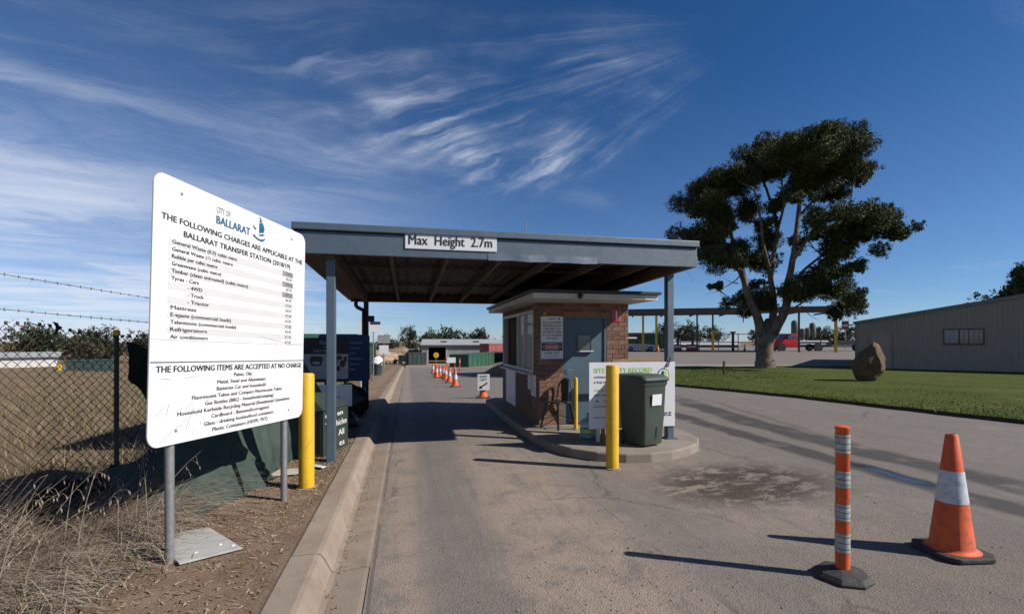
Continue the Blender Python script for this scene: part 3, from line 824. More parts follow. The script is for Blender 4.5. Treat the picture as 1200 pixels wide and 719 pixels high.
for r_ in range(nrow):
    z = r_ * CO + .008; off = 0 if r_ % 2 else .12
    segs = [(0, DX0 - .004), (DX1 + .004, W_)] if z < DZ - .05 else [(0, W_)]
    for lo, hi in segs:
        for a, l_ in runs(lo, hi, off): brick('x', (a, 0, z), l_, wall_o)
    segs = [(.104, D_)] if (z < WZ0 - .07 or z > WZ1) else [(.104, WY0 - .004), (WY1 + .004, D_)]
    for lo, hi in segs:
        for a, l_ in runs(lo, hi, .12 - off):
            if a < .60: brick('y', (0, a, z), l_, wall_o)
            else: side_rest.box(0, .1, a, a + l_, z, z + .0755)
    for a, l_ in runs(.104, D_, off):
        if z < 1.0 - .07 or z > 2.0 or a + l_ < 1.1 or a > 2.1: side_rest.box(W_ - .1, W_, a, a + l_, z, z + .0755)
    for a, l_ in runs(.104, W_ - .104, off): side_rest.box(a, a + l_, D_ - .1, D_, z, z + .0755)
sr = side_rest.build('brickwork', 'brick', wall_o); sr['kind'] = 'stuff'
# roof: deck, white fascia, dark gutter rim
rf = MB().box(-.35, W_ + .12, -.88, D_ + .05, T_ - .0, T_ + .085).build('roof', 'white_paint', ks, bevel=.006)
MB().box(-.40, W_ + .17, -.93, D_ + .09, T_ + .087, T_ + .14).build('gutter', 'dark_gutter', rf, bevel=.008)
MB().box(W_ - .12, W_ + .115, -.882 - .012, -.882, T_ + .0, T_ + .02).build('flashing', 'sign_white', rf)
b_ = MB(); b_.lathe([(.035, 0), (.045, .02), (.04, .045), (.02, .06)], 14, (0, 0, 0)); lo_ = b_.build('camera_dome', 'black_metal', rf, smooth=True)
lo_.location = (.45, -.88, T_ + .04); lo_.rotation_euler = (R(90), 0, 0)
# door
dr = MB().box(DX0 + .045, DX1 - .045, .03, .075, .02, DZ - .045).build('door', 'door_blue', ks, bevel=.003)
b_ = MB(); b_.box(DX0, DX0 + .043, .005, .10, 0, DZ); b_.box(DX1 - .043, DX1, .005, .10, 0, DZ); b_.box(DX0 + .043, DX1 - .043, .005, .10, DZ - .043, DZ); b_.build('door_frame', 'door_blue', ks)
MB().box(.75, 1.0, .022, .0295, 1.37, 1.63).build('hatch', 'glass_grey', dr)
b_ = MB(); b_.box(.735, .75, .012, .0295, 1.355, 1.645); b_.box(1.0, 1.015, .012, .0295, 1.355, 1.645); b_.box(.75, 1.0, .012, .0295, 1.63, 1.645); b_.build('hatch_frame', 'door_blue', dr)
MB().box(.72, 1.03, -.03, .0295, 1.33, 1.352).build('hatch_sill', 'white_paint', dr, bevel=.003)
b_ = MB(); b_.tube([(.53, .028, 1.0), (.53, -.02, 1.0), (.63, -.025, 1.0)], .010, 8); b_.build('handle', 'galv', dr, smooth=True)
# lane side window: two sashes, one slid open
wf = MB(); e = .05
wf.box(-.012, .105, WY0, WY0 + e, WZ0, WZ1); wf.box(-.012, .105, WY1 - e, WY1, WZ0, WZ1)
wf.box(-.012, .105, WY0 + e, WY1 - e, WZ0, WZ0 + e); wf.box(-.012, .105, WY0 + e, WY1 - e, WZ1 - e, WZ1)
for yy in (1.15, 1.75): wf.box(-.010, .07, yy, yy + .06, WZ0 + e, WZ1 - e)
wfo = wf.build('window_frame', 'white_paint', ks)
MB().box(.03, .036, WY0 + e, 1.15, WZ0 + e, WZ1 - e).build('pane', 'clear', wfo)
MB().box(.03, .036, 1.21, 1.75, WZ0 + e, WZ1 - e).build('pane', 'clear', wfo)
MB().box(-.16, .0, WY0 + .05, WY1 - .3, WZ0 - .035, WZ0 - .005).build('counter_sill', 'white_paint', ks, bevel=.003)
MB().box(.115, W_ - .115, .115, D_ - .115, 0.0, .02).build('floor', 'concrete', ks)
MB().box(.45, 1.0, 2.2, 2.9, .02, 1.0).build('counter', 'timber', ks)
# canvas hood over the window on the exit side
hd = MB(); ya, yb = 1.2, 2.2
hd.add([(W_ + .003, ya, 2.02), (W_ + .003, yb, 2.02), (W_ + .75, yb, 1.62), (W_ + .75, ya, 1.62), (W_ + .003, ya, 1.58), (W_ + .003, yb, 1.58), (W_ + .75, yb, 1.50), (W_ + .75, ya, 1.50)],
       [(0, 1, 2, 3), (0, 3, 7, 4), (1, 5, 6, 2), (3, 2, 6, 7), (4, 7, 6, 5)])
hdo = hd.build('awning', 'dark_cloth', ks)
MB().box(W_ + .01, W_ + .765, ya - .02, ya - .003, 1.585, 1.615).build('awning_rail', 'white_paint', hdo)
MB().box(W_ - .104, W_ - .01, 1.1, 2.1, 1.0, 2.0).build('window', 'glass_dark', ks)

# notices on the booth
def board(name, label, loc, w, h_, material, rotz=0, cat='sign', thick=.008, group=None, rad=.0):
    o = thing(name, label, cat, loc, rotz, group)
    if rad: MB().slab(rounded(0, w, 0, h_, rad), -thick, 0).build('sign_plate', material, o)
    else: MB().box(0, w, -thick, 0, 0, h_).build('sign_plate', material, o, bevel=.0015, segs=1)
    return o
nb = board('notice_sign', 'white notice to all customers on the brick beside the door', (2.355, 8.467, 1.645), .42, .465, 'sign_white')
for i, (s_, w_) in enumerate((('ALL CUSTOMERS', .36), ('ARE REQUESTED', .35), ('A RECEIPT FOR', .34), ('PAYMENTS MADE', .37), ('AT THIS TRANSFER', .36), ('STATION', .22))):
    lettering(nb, s_, .21, .335 - i * .058, .036, w_, 'CENTER', y=-.0105, bold=.01)
lettering(nb, 'BALLARAT', .15, .405, .03, .14, material='logo_blue', y=-.0105)
flat(nb, ellipse(.345, .42, .016, .026, 10), 'logo_blue', -.0105, 'emblem')
ds = board('danger_sign', 'black and red DANGER LOOK OUT sign below the customer notice', (2.355, 8.467, 1.34), .42, .295, 'sign_white')
flat(ds, rect(.012, .408, .145, .285), 'ink', -.0095, 'black_band')
flat(ds, ellipse(.21, .215, .175, .052), 'ink_white', -.0105, 'oval_rim')
flat(ds, ellipse(.21, .215, .168, .046), 'danger_red', -.0115, 'oval')
lettering(ds, 'DANGER', .21, .193, .044, .23, 'CENTER', 'ink_white', -.0125, .012)
lettering(ds, 'LOOK OUT', .21, .078, .048, .30, 'CENTER', y=-.0105, bold=.012)
lettering(ds, 'FOR MOVING TRAFFIC', .21, .03, .02, .27, 'CENTER', y=-.0105, bold=.0, material='ink_grey')
xs_ = board('extinguisher_sign', 'small red sign high on the brick right of the door', (3.745, 8.467, 2.02), .16, .25, 'danger_red')
flat(xs_, rect(.008, .013, .008, .242), 'ink_white', -.0095, 'border'); flat(xs_, rect(.147, .152, .008, .242), 'ink_white', -.0095, 'border')
flat(xs_, rounded(.06, .10, .05, .19, .018, 4), 'ink_white', -.0095, 'pictogram'); flat(xs_, rect(.07, .09, .195, .215), 'ink_white', -.0095, 'pictogram')
bl = thing('alarm_light', 'small amber wall lamp above the customer notice', 'lamp', (2.42, 8.467, 2.125))
b_ = MB(); b_.lathe([(.028, 0), (.028, .03), (.022, .05), (.008, .06)], 12); b_.v = [(x, y - .03, z) for x, y, z in b_.v]; b_.build('lens', 'yellow', bl, smooth=True)
b_ = MB(); b_.box(-.035, .035, -.06, 0, -.012, 0); b_.build('bracket', 'black_metal', bl)
def side_paper(name, label, y0, y1, z0, z1, lines):
    o = thing(name, label, 'notice', (2.329, y1, z0), R(-90))
    MB().box(0, y1 - y0, -.004, 0, 0, z1 - z0).build('sheet', 'sign_white', o)
    for k in range(lines):
        flat(o, rect(.03, (y1 - y0) * (.6 + .3 * ((k * 37) % 10) / 10), (z1 - z0) * (.9 - .8 * k / lines) - .012, (z1 - z0) * (.9 - .8 * k / lines)), 'ink_grey', -.0055, 'text_line')
    return o
side_paper('paper_notice', 'white paper notice under the booth service window', 8.70, 9.05, .62, 1.02, 7)
side_paper('paper_notice', 'second smaller paper pinned under the booth window corner', 9.10, 9.32, .72, 1.02, 5)
side_paper('white_panel', 'tall blank white panel low on the lane side of the booth', 10.45, 11.5, .22, 1.02, 0)

# ------------------------------------------------------------------ things on the island
# metal cafe chair
ch = thing('cafe_chair', 'black pressed metal chair with curved back beside the booth door', 'chair', (2.60, 8.20, .13), R(-62))
sb_ = MB(); sb_.slab(rounded(-.19, .19, -.18, .18, .05), 0, .022); sb_.v = [(x, z, .44 + y) for x, y, z in sb_.v]; sb_.build('seat', 'black_metal', ch, bevel=.006)
for sx2, sy2 in ((-1, -1), (1, -1), (-1, 1), (1, 1)):
    b_ = MB(); b_.bar((sx2 * .15, sy2 * .15, .445), (sx2 * .215, sy2 * .215, 0), .042, .020); b_.build('leg', 'black_metal', ch)
b_ = MB(); nn = 10
for z, rr2 in ((.66, 1), (.86, 1)): pass
pts = []
for k in range(nn + 1):
    a = R(180 * k / nn); pts.append((.185 * math.cos(a), .15 + .05 * math.sin(a) * 1, .46 + .40 * math.sin(a) ** .7))
b_.tube(pts, .013, 8); b_.build('back_frame', 'black_metal', ch, smooth=True)
b_ = MB(); b_.slab([(-.075, .46), (.075, .46), (.095, .70), (.085, .83), (.04, .865), (-.04, .865), (-.085, .83), (-.095, .70)], .168, .176); b_.build('back_panel', 'black_metal', ch)
b_ = MB()
for s_ in (-1, 1): b_.bar((-.18 * s_, -.18, .16), (.0, 0, .22), .012); b_.bar((.18 * s_, .18, .16), (0, 0, .22), .012)
b_.build('stretcher', 'black_metal', ch)

# water bottle
wbt = thing('water_bottle', 'blue tinted water cooler bottle standing by the safety board', 'bottle', (2.78, 7.20, .13))
MB().lathe([(.11, 0), (.13, .012), (.133, .06), (.127, .075), (.133, .09), (.133, .16), (.127, .175), (.133, .19), (.132, .25), (.115, .285), (.06, .315), (.03, .33), (.028, .37)], 24).build('body', 'bottle', wbt, smooth=True)
MB().lathe([(.031, .37), (.031, .395), (.001, .396)], 14).build('cap', 'pale_blue', wbt, smooth=True)
MB().lathe([(.1345, .10), (.1345, .15)], 24, cap=False).build('paper_label', 'lime', wbt)

# safety record board on the right post
sfb = board('safety_board', 'white SITE SAFETY RECORD board wired to the canopy post', (2.66, 6.868, .335), 1.42, 1.0, 'sign_white', thick=.012)
lettering(sfb, 'SITE SAFETY RECORD', .075, .845, .070, .95, material='lime', y=-.0145, bold=.022)
lettering(sfb, 'consecutive days without', .075, .765, .042, .64, y=-.0145, material='ink_grey')
lettering(sfb, 'a lost time injury', .075, .685, .042, .43, y=-.0145, material='ink_grey')
lettering(sfb, 'Current', .075, .565, .04, .2, material='lime', y=-.0145)
lettering(sfb, 'days worked', .075, .495, .030, .3, y=-.0145, material='ink_grey')
lettering(sfb, '4   7   1', .10, .40, .035, .3, y=-.0145, material='navy')
lettering(sfb, 'previous best', .075, .325, .028, .3, y=-.0145, material='ink_grey')
lettering(sfb, 'last recorded', .075, .16, .028, .36, y=-.0145, material='ink_grey')
lettering(sfb, 'suez', 1.08, .165, .085, .28, y=-.0145, material='navy', bold=.01)
flat(sfb, arc_band(1.225, .80, .088, .105, 75, 285, 20, 1), 'navy', -.0145, 'logo_ring')
flat(sfb, arc_band(1.225, .80, .088, .105, -75, 75, 20, 1), 'lime', -.0145, 'logo_ring')
flat(sfb, [(1.205, .74), (1.225, .74), (1.225, .865), (1.19, .85), (1.18, .79)], 'navy', -.0145, 'logo_figure')
flat(sfb, [(1.229, .74), (1.26, .76), (1.275, .80), (1.262, .85), (1.229, .865)], 'lime', -.0145, 'logo_figure')
b_ = MB(); b_.tube([(1.30, -.02, .93), (1.31, -.03, .99), (1.345, -.02, 1.04), (1.36, .0, 1.07), (1.38, .06, 1.10), (1.33, .05, 1.13), (1.30, -.005, 1.02), (1.25, -.02, .92)], .008, 6); b_.build('tie_strap', 'black_metal', sfb)
for x in (.14, .22):
    MB().box(x, x + .05, .02, .07, -.205, .55).build('back_leg', 'timber' if x > .2 else 'white_paint', sfb)

# timber rail behind the board
tr_ = thing('timber_rail', 'weathered timber rail running behind the safety board', 'rail', (3.56, 8.05, .13))
MB().box(0, 1.0, 0, .045, 1.12, 1.20).build('rail', 'timber', tr_, bevel=.004)
for x in (.06, .85): MB().box(x, x + .08, .047, .127, 0, 1.17).build('rail_post', 'timber', tr_, bevel=.004)

# wheelie bin
wb_ = thing('wheelie_bin', 'dark green wheelie bin with white sticker on the island', 'bin', (3.40, 6.62, .13), R(20)); wb_.scale = (.88, .84, 1.0)
bb = MB(); n_ = 0
def rrect(w, d, r_, n=4):
    pts = []
    for cx, cy, a0 in ((w / 2 - r_, -d / 2 + r_, -90), (w / 2 - r_, d / 2 - r_, 0), (-w / 2 + r_, d / 2 - r_, 90), (-w / 2 + r_, -d / 2 + r_, 180)):
        for k in range(n + 1):
            a = R(a0 + 90 * k / n); pts.append((cx + r_ * math.cos(a), cy + r_ * math.sin(a)))
    return pts
prof = [(.03, .44, .50), (.06, .455, .52), (.45, .50, .59), (.86, .545, .665), (.88, .56, .68), (.90, .585, .71), (.945, .585, .71), (.945, .55, .67)]
loops = []
for z, w, d in prof:
    pts = rrect(w, d, .05); o_ = len(bb.v); bb.v += [(x, y + (.03 if z > .8 else 0), z) for x, y in pts]; loops.append((o_, len(pts)))
for (a, n), (b2, _) in zip(loops, loops[1:]):
    for k in range(n): bb.f.append((a + k, a + (k + 1) % n, b2 + (k + 1) % n, b2 + k))
bb.f.append(tuple(reversed(range(loops[0][0], loops[0][0] + loops[0][1])))); bb.f.append(tuple(range(loops[-1][0], loops[-1][0] + loops[-1][1])))
bo = bb.build('body', 'bin_green', wb_, smooth=True)
lid = MB(); loops = []
for z, w, d, yo in ((.948, .60, .74, .02), (.975, .615, .76, .015), (1.0, .60, .73, .02), (1.035, .50, .60, .04), (1.045, .42, .50, .05)):
    pts = rrect(w, d, .06); o_ = len(lid.v); lid.v += [(x, y + yo, z) for x, y in pts]; loops.append((o_, len(pts)))
for (a, n), (b2, _) in zip(loops, loops[1:]):
    for k in range(n): lid.f.append((a + k, a + (k + 1) % n, b2 + (k + 1) % n, b2 + k))
lid.f.append(tuple(reversed(range(loops[0][0], loops[0][0] + loops[0][1])))); lid.f.append(tuple(range(loops[-1][0], loops[-1][0] + loops[-1][1])))
lid.build('lid', 'bin_green', wb_, smooth=True)
MB().box(-.10, .12, -.318, -.310, .63, .79, Matrix.Rotation(R(5.5), 4, 'X') @ Matrix.Translation((0, .055, 0))).build('sticker', 'sign_white', wb_)
b_ = MB(); b_.slab([(.045, .10), (.06, .13), (.062, .27), (.052, .30), (.04, .26), (.042, .14)], -.292, -.288); b_.build('cut_mark', 'ink', wb_)
MB().tube([(-.26, .42, .93), (.26, .42, .93)], .016, 8).build('handle', 'bin_green', wb_, smooth=True)
for s_ in (-1, 1):
    w = MB(); w.tube([(s_ * .20, .27, .10), (s_ * .255, .27, .10)], .10, 18); w.build('wheel', 'black_rubber', wb_, smooth=True)

# ------------------------------------------------------------------ delineator and cone in the foreground
dl = thing('delineator_post', 'orange flexible delineator post with four worn reflective bands', 'delineator', (2.98, 2.83, 0), R(20))
MB().lathe([(.185, 0), (.187, .018), (.155, .045), (.065, .066), (.05, .07)], 8, ang0=R(22.5)).build('base', 'black_rubber', dl, bevel=.006)
MB().lathe([(.045, .065), (.043, 1.03), (.047, 1.035), (.047, 1.055), (.03, 1.062)], 20).build('post', 'cone_orange', dl, smooth=True)
for z0, hh in ((.185, .13), (.405, .115), (.635, .115), (.875, .13)):
    bd = MB().lathe([(.0465, z0), (.0465, z0 + hh)], 20, cap=False).build('reflective_band', 'reflect_grey', dl, smooth=True)
    for q in range(3): MB().lathe([(.0472, z0 + hh * (.16 + .32 * q)), (.0472, z0 + hh * (.20 + .32 * q))], 20, cap=False).build('band_seam', 'ink_grey', bd)

def make_cone(name, label, loc, rz, h_, base, group=None, lean=0):
    o = thing(name, label, 'cone', loc, rz, group)
    b2 = base / 2; c_ = base * .16
    poly = [(b2 - c_, -b2), (b2, -b2 + c_), (b2, b2 - c_), (b2 - c_, b2), (-b2 + c_, b2), (-b2, b2 - c_), (-b2, -b2 + c_), (-b2 + c_, -b2)]
    MB().prism(poly, .004, .045).build('base', 'black_rubber', o, bevel=.012)
    r0 = base * .345; r1 = h_ * .042
    def rr(z): return r0 + (r1 - r0) * (z - .06) / (h_ - .06)
    MB().lathe([(r0 + .035, .046), (r0 + .012, .055), (rr(.075), .075), (rr(h_ * .5), h_ * .5), (rr(h_ - .01), h_ - .01), (r1 * .8, h_), (r1 * .6, h_), (r1 * .55, h_ - .05)], 28).build('cone_body', 'cone_orange', o, smooth=True)
    za, zb = h_ * .44, h_ * .70
    MB().lathe([(rr(za) + .0025, za), (rr(zb) + .0025, zb)], 28, cap=False).build('white_band', 'reflect_white', o, smooth=True)
    return o
make_cone('traffic_cone', 'tall orange traffic cone with broad white band beside the delineator', (4.15, 2.97, 0), R(-8), .93, .41)

# ------------------------------------------------------------------ cones, keep-left sign down the road
far0 = make_cone('traffic_cone', 'orange traffic cone in the line along the road past the booth', (1.95, 20.4, H(1.95, 20.4)), .2, .75, .40, 'traffic cones lined up along the road')
for i, (x, y) in enumerate(((1.98, 23.6), (2.35, 24.8), (2.02, 26.6), (2.05, 28.6), (1.7, 29.6), (2.0, 31.2), (1.92, 34.0), (1.88, 37.5))):
    dup(far0, (x, y, H(x, y)), i * .7)
kl = thing('keep_left_sign', 'white KEEP LEFT arrow sign fixed to an orange cone stub', 'sign', (2.27, 14.75, H(2.27, 14.75)), R(-6))
MB().prism([(-.2, -.2), (.2, -.2), (.2, .2), (-.2, .2)], .0, .04).build('base', 'black_rubber', kl, bevel=.01)
MB().lathe([(.15, .04), (.13, .06), (.09, .30), (.085, .31)], 18).build('cone_body', 'cone_orange', kl, smooth=True)
pl_ = MB().box(-.18, .19, -.13, -.118, .25, .74).build('sign_plate', 'sign_white', kl)
lettering(pl_, 'KEEP', 0, .635, .065, .22, 'CENTER', y=-.1325); lettering(pl_, 'LEFT', 0, .535, .065, .22, 'CENTER', y=-.1325)
flat(pl_, [(-.14, .29), (-.03, .30), (-.055, .335), (.13, .455), (.105, .49), (-.085, .37), (-.105, .405)], 'ink', -.1325, 'arrow')

# ------------------------------------------------------------------ notice boards and bins under the canopy, left
bb2 = board('blue_board', 'large dark blue information board behind the black poster board', (-1.95, 11.45, .76), 1.10, 1.05, 'blue_board', rad=.06, thick=.02)
for k in range(6): flat(bb2, rect(.42, .95 - .08 * (k % 3), .85 - k * .12, .875 - k * .12), 'logo_grey', -.0225, 'text_line')
for x in (.12, .96): MB().box(x, x + .05, .002, .05, -.68, .95).build('post', 'black_metal', bb2)
gb = board('poster_board', 'black poster board headed Got with grey pictures', (-1.93, 9.5, .90), .86, .82, 'black_board', thick=.02)
lettering(gb, 'Got', .42, .70, .075, .17, 'CENTER', 'grey_picture', -.0225, .012)
lettering(gb, 'a', .42, .64, .03, .03, 'CENTER', 'grey_picture', -.0225)
lettering(gb, 'SOFT PLASTIC', .43, .555, .045, .40, 'CENTER', 'grey_picture', -.0225, .01)
flat(gb, rect(.03, .46, .06, .52), 'grey_picture', -.0225, 'picture'); flat(gb, rect(.48, .84, .06, .52), 'grey_picture', -.0225, 'picture')
flat(gb, [(.20, .30), (.36, .30), (.40, .44), (.36, .48), (.20, .48), (.16, .42)], 'ink', -.0245, 'picture_shape'); flat(gb, rect(.22, .34, .33, .38), 'grey_picture', -.0265, 'picture_shape')
for cx, cz, rx, rz in ((.60, .38, .05, .09), (.68, .45, .06, .04), (.74, .34, .05, .07), (.66, .25, .04, .05), (.79, .42, .03, .06)): flat(gb, ellipse(cx, cz, rx, rz, 9), 'ink', -.0245, 'picture_shape')
for x in (.06, .76): MB().box(x, x + .05, .002, .05, -.81, .78).build('post', 'black_metal', gb)
wl = board('low_sign', 'low white sign under the black poster board', (-1.62, 8.9, .52), .66, .38, 'sign_white', thick=.01)
lettering(wl, 'OPEN', .12, .15, .03, .1, y=-.0125, material='ink_grey'); lettering(wl, 'HOURS', .36, .15, .03, .11, y=-.0125, material='ink_grey')
for x in (.08, .54): MB().box(x, x + .04, .002, .04, -.43, .3).build('post', 'black_metal', wl)
# lettered box, corner towards the lane
ang = math.atan2(.69, .24)
bx_ = thing('lettered_box', 'dark green collection box with white lettering and sloping lid', 'box', (-1.11, 6.88, .10), ang)
bxb = MB(); bxb.add([(0, 0, 0), (.72, 0, 0), (.72, .60, 0), (0, .60, 0), (0, 0, .62), (.72, 0, .62), (.72, .60, .62), (0, .60, .62), (.10, .30, .86), (.62, .30, .80)],
                    [(3, 2, 1, 0), (0, 1, 5, 4), (1, 2, 6, 5), (2, 3, 7, 6), (3, 0, 4, 7)])
bxb.build('body', 'box_dark', bx_)
b_ = MB(); b_.add([(-.02, -.02, .622), (.74, -.02, .622), (.74, .62, .622), (-.02, .62, .622), (.08, .30, .86), (.62, .30, .80)], [(0, 1, 5, 4), (1, 2, 5), (2, 3, 4, 5), (3, 0, 4), (3, 2, 1, 0)])
b_.build('lid', 'box_dark', bx_)
for s_, z, h_, x, w_ in (('C    en', .50, .07, .05, .5), ('To   hicles', .36, .085, .05, .62), ('All', .21, .085, .42, .17), ('es', .06, .085, .45, .15)):
    lettering(bx_, s_, x, z, h_, w_, material='ink_white', y=-.003, bold=.014)
lf = MB().box(-.003, 0, .05, .55, .06, .58).build('side_panel', 'black_board', bx_)
def on_left(o):
    # the print lies on the box's left end face
    o.rotation_euler = (0, 0, R(-90)); o.location = (-.002, 0, 0)
for s_, z, x in (('ol', .46, -.30), ('ed', .31, -.30), ('pp', .15, -.30)): on_left(lettering(bx_, s_, x, z, .08, .15, material='ink_white', y=-.004, bold=.014))
# black sack
def lump(name, label, cat, loc, rx, ry, rz, material, amp=.25, freq=1.6, seed=0, smooth=True, flat_base=True, sub=3, group=None, parent=None, pname=None):
    bm_ = bmesh.new(); bmesh.ops.create_icosphere(bm_, subdivisions=sub, radius=1)
    for v in bm_.verts:
        p = v.co.copy(); d_ = 1 + amp * mnoise.noise(p * freq + Vector((seed * 3.1, seed, 0))) + amp * .4 * mnoise.noise(p * freq * 3 + Vector((0, seed, 0)))
        q = p * d_; v.co = (q.x * rx, q.y * ry, max(q.z, -.86 if flat_base else -9) * rz)
    zmin = min(v.co.z for v in bm_.verts)
    for v in bm_.verts: v.co.z -= zmin
    me = bpy.data.meshes.new(pname or name); bm_.to_mesh(me); bm_.free()
    me.materials.append(MT[material]); me.polygons.foreach_set('use_smooth', [smooth] * len(me.polygons))
    o = bpy.data.objects.new(pname or name, me); COL.objects.link(o)
    if parent: o.parent = parent; o.location = loc
    else:
        o.location = loc
        if label: tag(o, label, cat, group)
    return o
lump('rubbish_bag', 'large bulging black rubbish bag beside the kerb under the canopy', 'bag', (-1.16, 10.5, .10), .34, .30, .36, 'bag', .3, 1.7, 3)
lump('rubbish_bag', 'smaller black bag slumped at the foot of the lettered box', 'bag', (-1.05, 9.2, .10), .17, .2, .14, 'bag', .35, 1.7, 8)
# scrap boards on the verge
def scrap(label, pts, z, th, material='scrap', name='scrap_board'):
    b2 = MB().prism(pts, z, z + th); o = b2.build(name, material, bevel=.002, segs=1); return tag(o, label, 'board')
scrap('pale offcut board lying against the yellow bollard', [(-1.55, 5.95), (-1.16, 6.02), (-1.12, 6.22), (-1.5, 6.2)], .115, .02)
scrap('white strip of board lying between bollard and canopy post', [(-1.30, 6.42), (-1.02, 6.22), (-.98, 6.27), (-1.24, 6.5)], .115, .012, 'sign_white')
pt = scrap('pale square metal plate lying at the charges board post', [(-1.96, 4.30), (-1.60, 4.42), (-1.20, 3.93), (-1.54, 3.74)], .112, .014, 'plate', 'ground_plate')
for x, y in ((-1.5, 3.9), (-1.38, 4.02), (-1.28, 3.98)):
    b_ = MB().lathe([(.014, .126), (.012, .131), (.001, .132)], 10, (x, y, 0)); b_.build('bolt_head', 'sign_white', pt)

# ------------------------------------------------------------------ chain link fence with shade cloth
FD = Vector((.29, 1, 0)).normalized()
def fpt(s, off=0): # s metres along the fence from the corner post at (-2.42, 4.77)
    p = Vector((-2.42, 4.77, 0)) + FD * s; return p + Vector((FD.y, -FD.x, 0)) * off
fn = thing('chain_fence', 'rusty chain link fence with leaning post beside the dry paddock', 'fence', (0, 0, 0))
def ftop(s):
    return 1.79 - .10 * sm(-.75, -.1, s) + .02 * math.sin(s * 1.3) - .06 * sm(.6, 2.6, s)
def flean(s, z): return .05 * math.sin(s * .9 + 1) * (z / 1.8) + .02 * math.sin(s * 2.3)
cw = MB(); pitch = .071; s = -5.2; col_i = 0
while s < 2.9:
    zt = ftop(s); pts = []; z = zt; q = 0
    nz = int((zt - .08) / (pitch / 2))
    for k in range(nz + 1):
        z = zt - k * pitch / 2
        ss_ = s + (pitch / 2 if (k % 2) else 0)
        p = fpt(ss_, flean(ss_, z) + (.003 if k % 2 else -.003)); pts.append((p.x, p.y, z + H(p.x, p.y)))
    cw.tube(pts, .0034, 3, cap=False)
    # the second strand mirrors the first so that the diamonds close
    pts = []
    for k in range(nz + 1):
        z = zt - k * pitch / 2
        ss_ = s - (pitch / 2 if (k % 2) else 0)
        p = fpt(ss_, flean(ss_, z) + (-.003 if k % 2 else .003)); pts.append((p.x, p.y, z + H(p.x, p.y)))
    cw.tube(pts, .0034, 3, cap=False)
    # knuckled top
    p = fpt(s, flean(s, zt)); cw.lathe([(.006, -.006), (.012, .004), (.008, .018)], 5, (p.x, p.y, zt))
    s += pitch
co_ = cw.build('chain_link', 'rust_wire', fn); co_['kind'] = 'stuff'
for s_, lean in ((-3.6, .0), (0.0, .03), (2.95, .0)):
    a = fpt(s_, -.03); b2 = fpt(s_ - lean, -.03 + lean)
    ph = 1.72 if s_ == 0 else 1.85
    b_ = MB().tube([(a.x, a.y, .0), (b2.x, b2.y, ph)], .019, 10); po = b_.build('fence_post', 'cont_dark', fn, smooth=True)
    MB().lathe([(.027, -.02), (.027, .02), (.012, .03)], 10, (b2.x, b2.y, ph)).build('post_cap', 'yellow', po)
for zs, ze, sag in ((2.30, 2.02, .04), (2.02, 1.80, .03)):
    pts = []
    for k in range(41):
        s_ = -4.2 + 5.4 * k / 40; p = fpt(s_, -.02)
        z = zs + (ze - zs) * (k / 40) - sag * math.sin(math.pi * k / 40) * .6; pts.append((p.x, p.y, z))
    b_ = MB().tube(pts, .0028, 4, cap=False)
    rb_ = random.Random(3)
    for k in range(60):
        u = k / 60 * 40; i = int(u); f_ = u - i
        p = Vector(pts[i]).lerp(Vector(pts[i + 1]), f_)
        d_ = Vector((rb_.uniform(-.4, .4), rb_.uniform(-1, 1), rb_.uniform(.5, 1))).normalized() * .014
        b_.tube([p - d_, p + d_], .0017, 3, cap=False); d2 = Vector((d_.y, d_.x, -d_.z * .7)); b_.tube([p - d2, p + d2], .0017, 3, cap=False)
    b_.build('barbed_wire', 'barb', fn)
# scrap of plastic caught on the lower wire
p = fpt(-.55, -.02)
b_ = MB(); b_.add([(p.x, p.y, 1.80), (p.x + .03, p.y + .01, 1.79), (p.x + .045, p.y + .01, 1.755), (p.x + .03, p.y, 1.71), (p.x + .01, p.y - .01, 1.68), (p.x + .022, p.y, 1.73), (p.x + .02, p.y, 1.765)], [(0, 1, 2, 6), (6, 2, 3, 5), (5, 3, 4)])
tag(b_.build('plastic_scrap', 'dark_cloth'), 'dark scrap of plastic caught on the lower barbed wire', 'litter')
# shade cloth: pinned at the top, billowing out at the bottom
sc_ = thing('shade_cloth', 'sagging green shade cloth hung on the fence behind the charges board', 'shade cloth', (0, 0, 0))
def cloth(name, s0, s1, top, bot, bulge, material, ns=70, nz=36, seed=0):
    b2 = MB()
    for i in range(ns + 1):
        s_ = s0 + (s1 - s0) * i / ns
        zt, zb = top(s_), bot(s_)
        for k in range(nz + 1):
            v = k / nz; z = zt + (zb - zt) * v
            o_ = .04 + bulge(s_, v) + .07 * v * mnoise.noise(Vector((s_ * 2.2, v * 1.8, seed))) + .035 * v * mnoise.noise(Vector((s_ * 6.5 + v * 3, v * 4.0, seed + 9)))
            # hard creases, slanting different ways
            for q_, (cs, ck, cw_) in enumerate(((.55, .35, .05), (1.25, -.5, .04), (1.9, .2, .06), (2.35, -.15, .05), (.95, .9, .035))):
                o_ += .075 * v * max(0, 1 - abs(s_ - cs - ck * (v - .6)) / (cw_ * 1.5)) ** 1.3
            z += .015 * mnoise.noise(Vector((s_ * 5, v * 5, seed)))
            p = fpt(s_, o_); b2.v.append((p.x, p.y, z))
    for i in range(ns):
        for k in range(nz): a = i * (nz + 1) + k; b2.f.append((a, a + 1, a + nz + 2, a + nz + 1))
    o = b2.build(name, material, sc_, smooth=True)
    sd_ = o.modifiers.new('thickness', 'SOLIDIFY'); sd_.thickness = .006
    return o
def sag(s_): return .20 + .36 * sm(-.28, .15, s_) - .24 * sm(1.0, 2.0, s_) - .14 * sm(2.0, 2.75, s_)
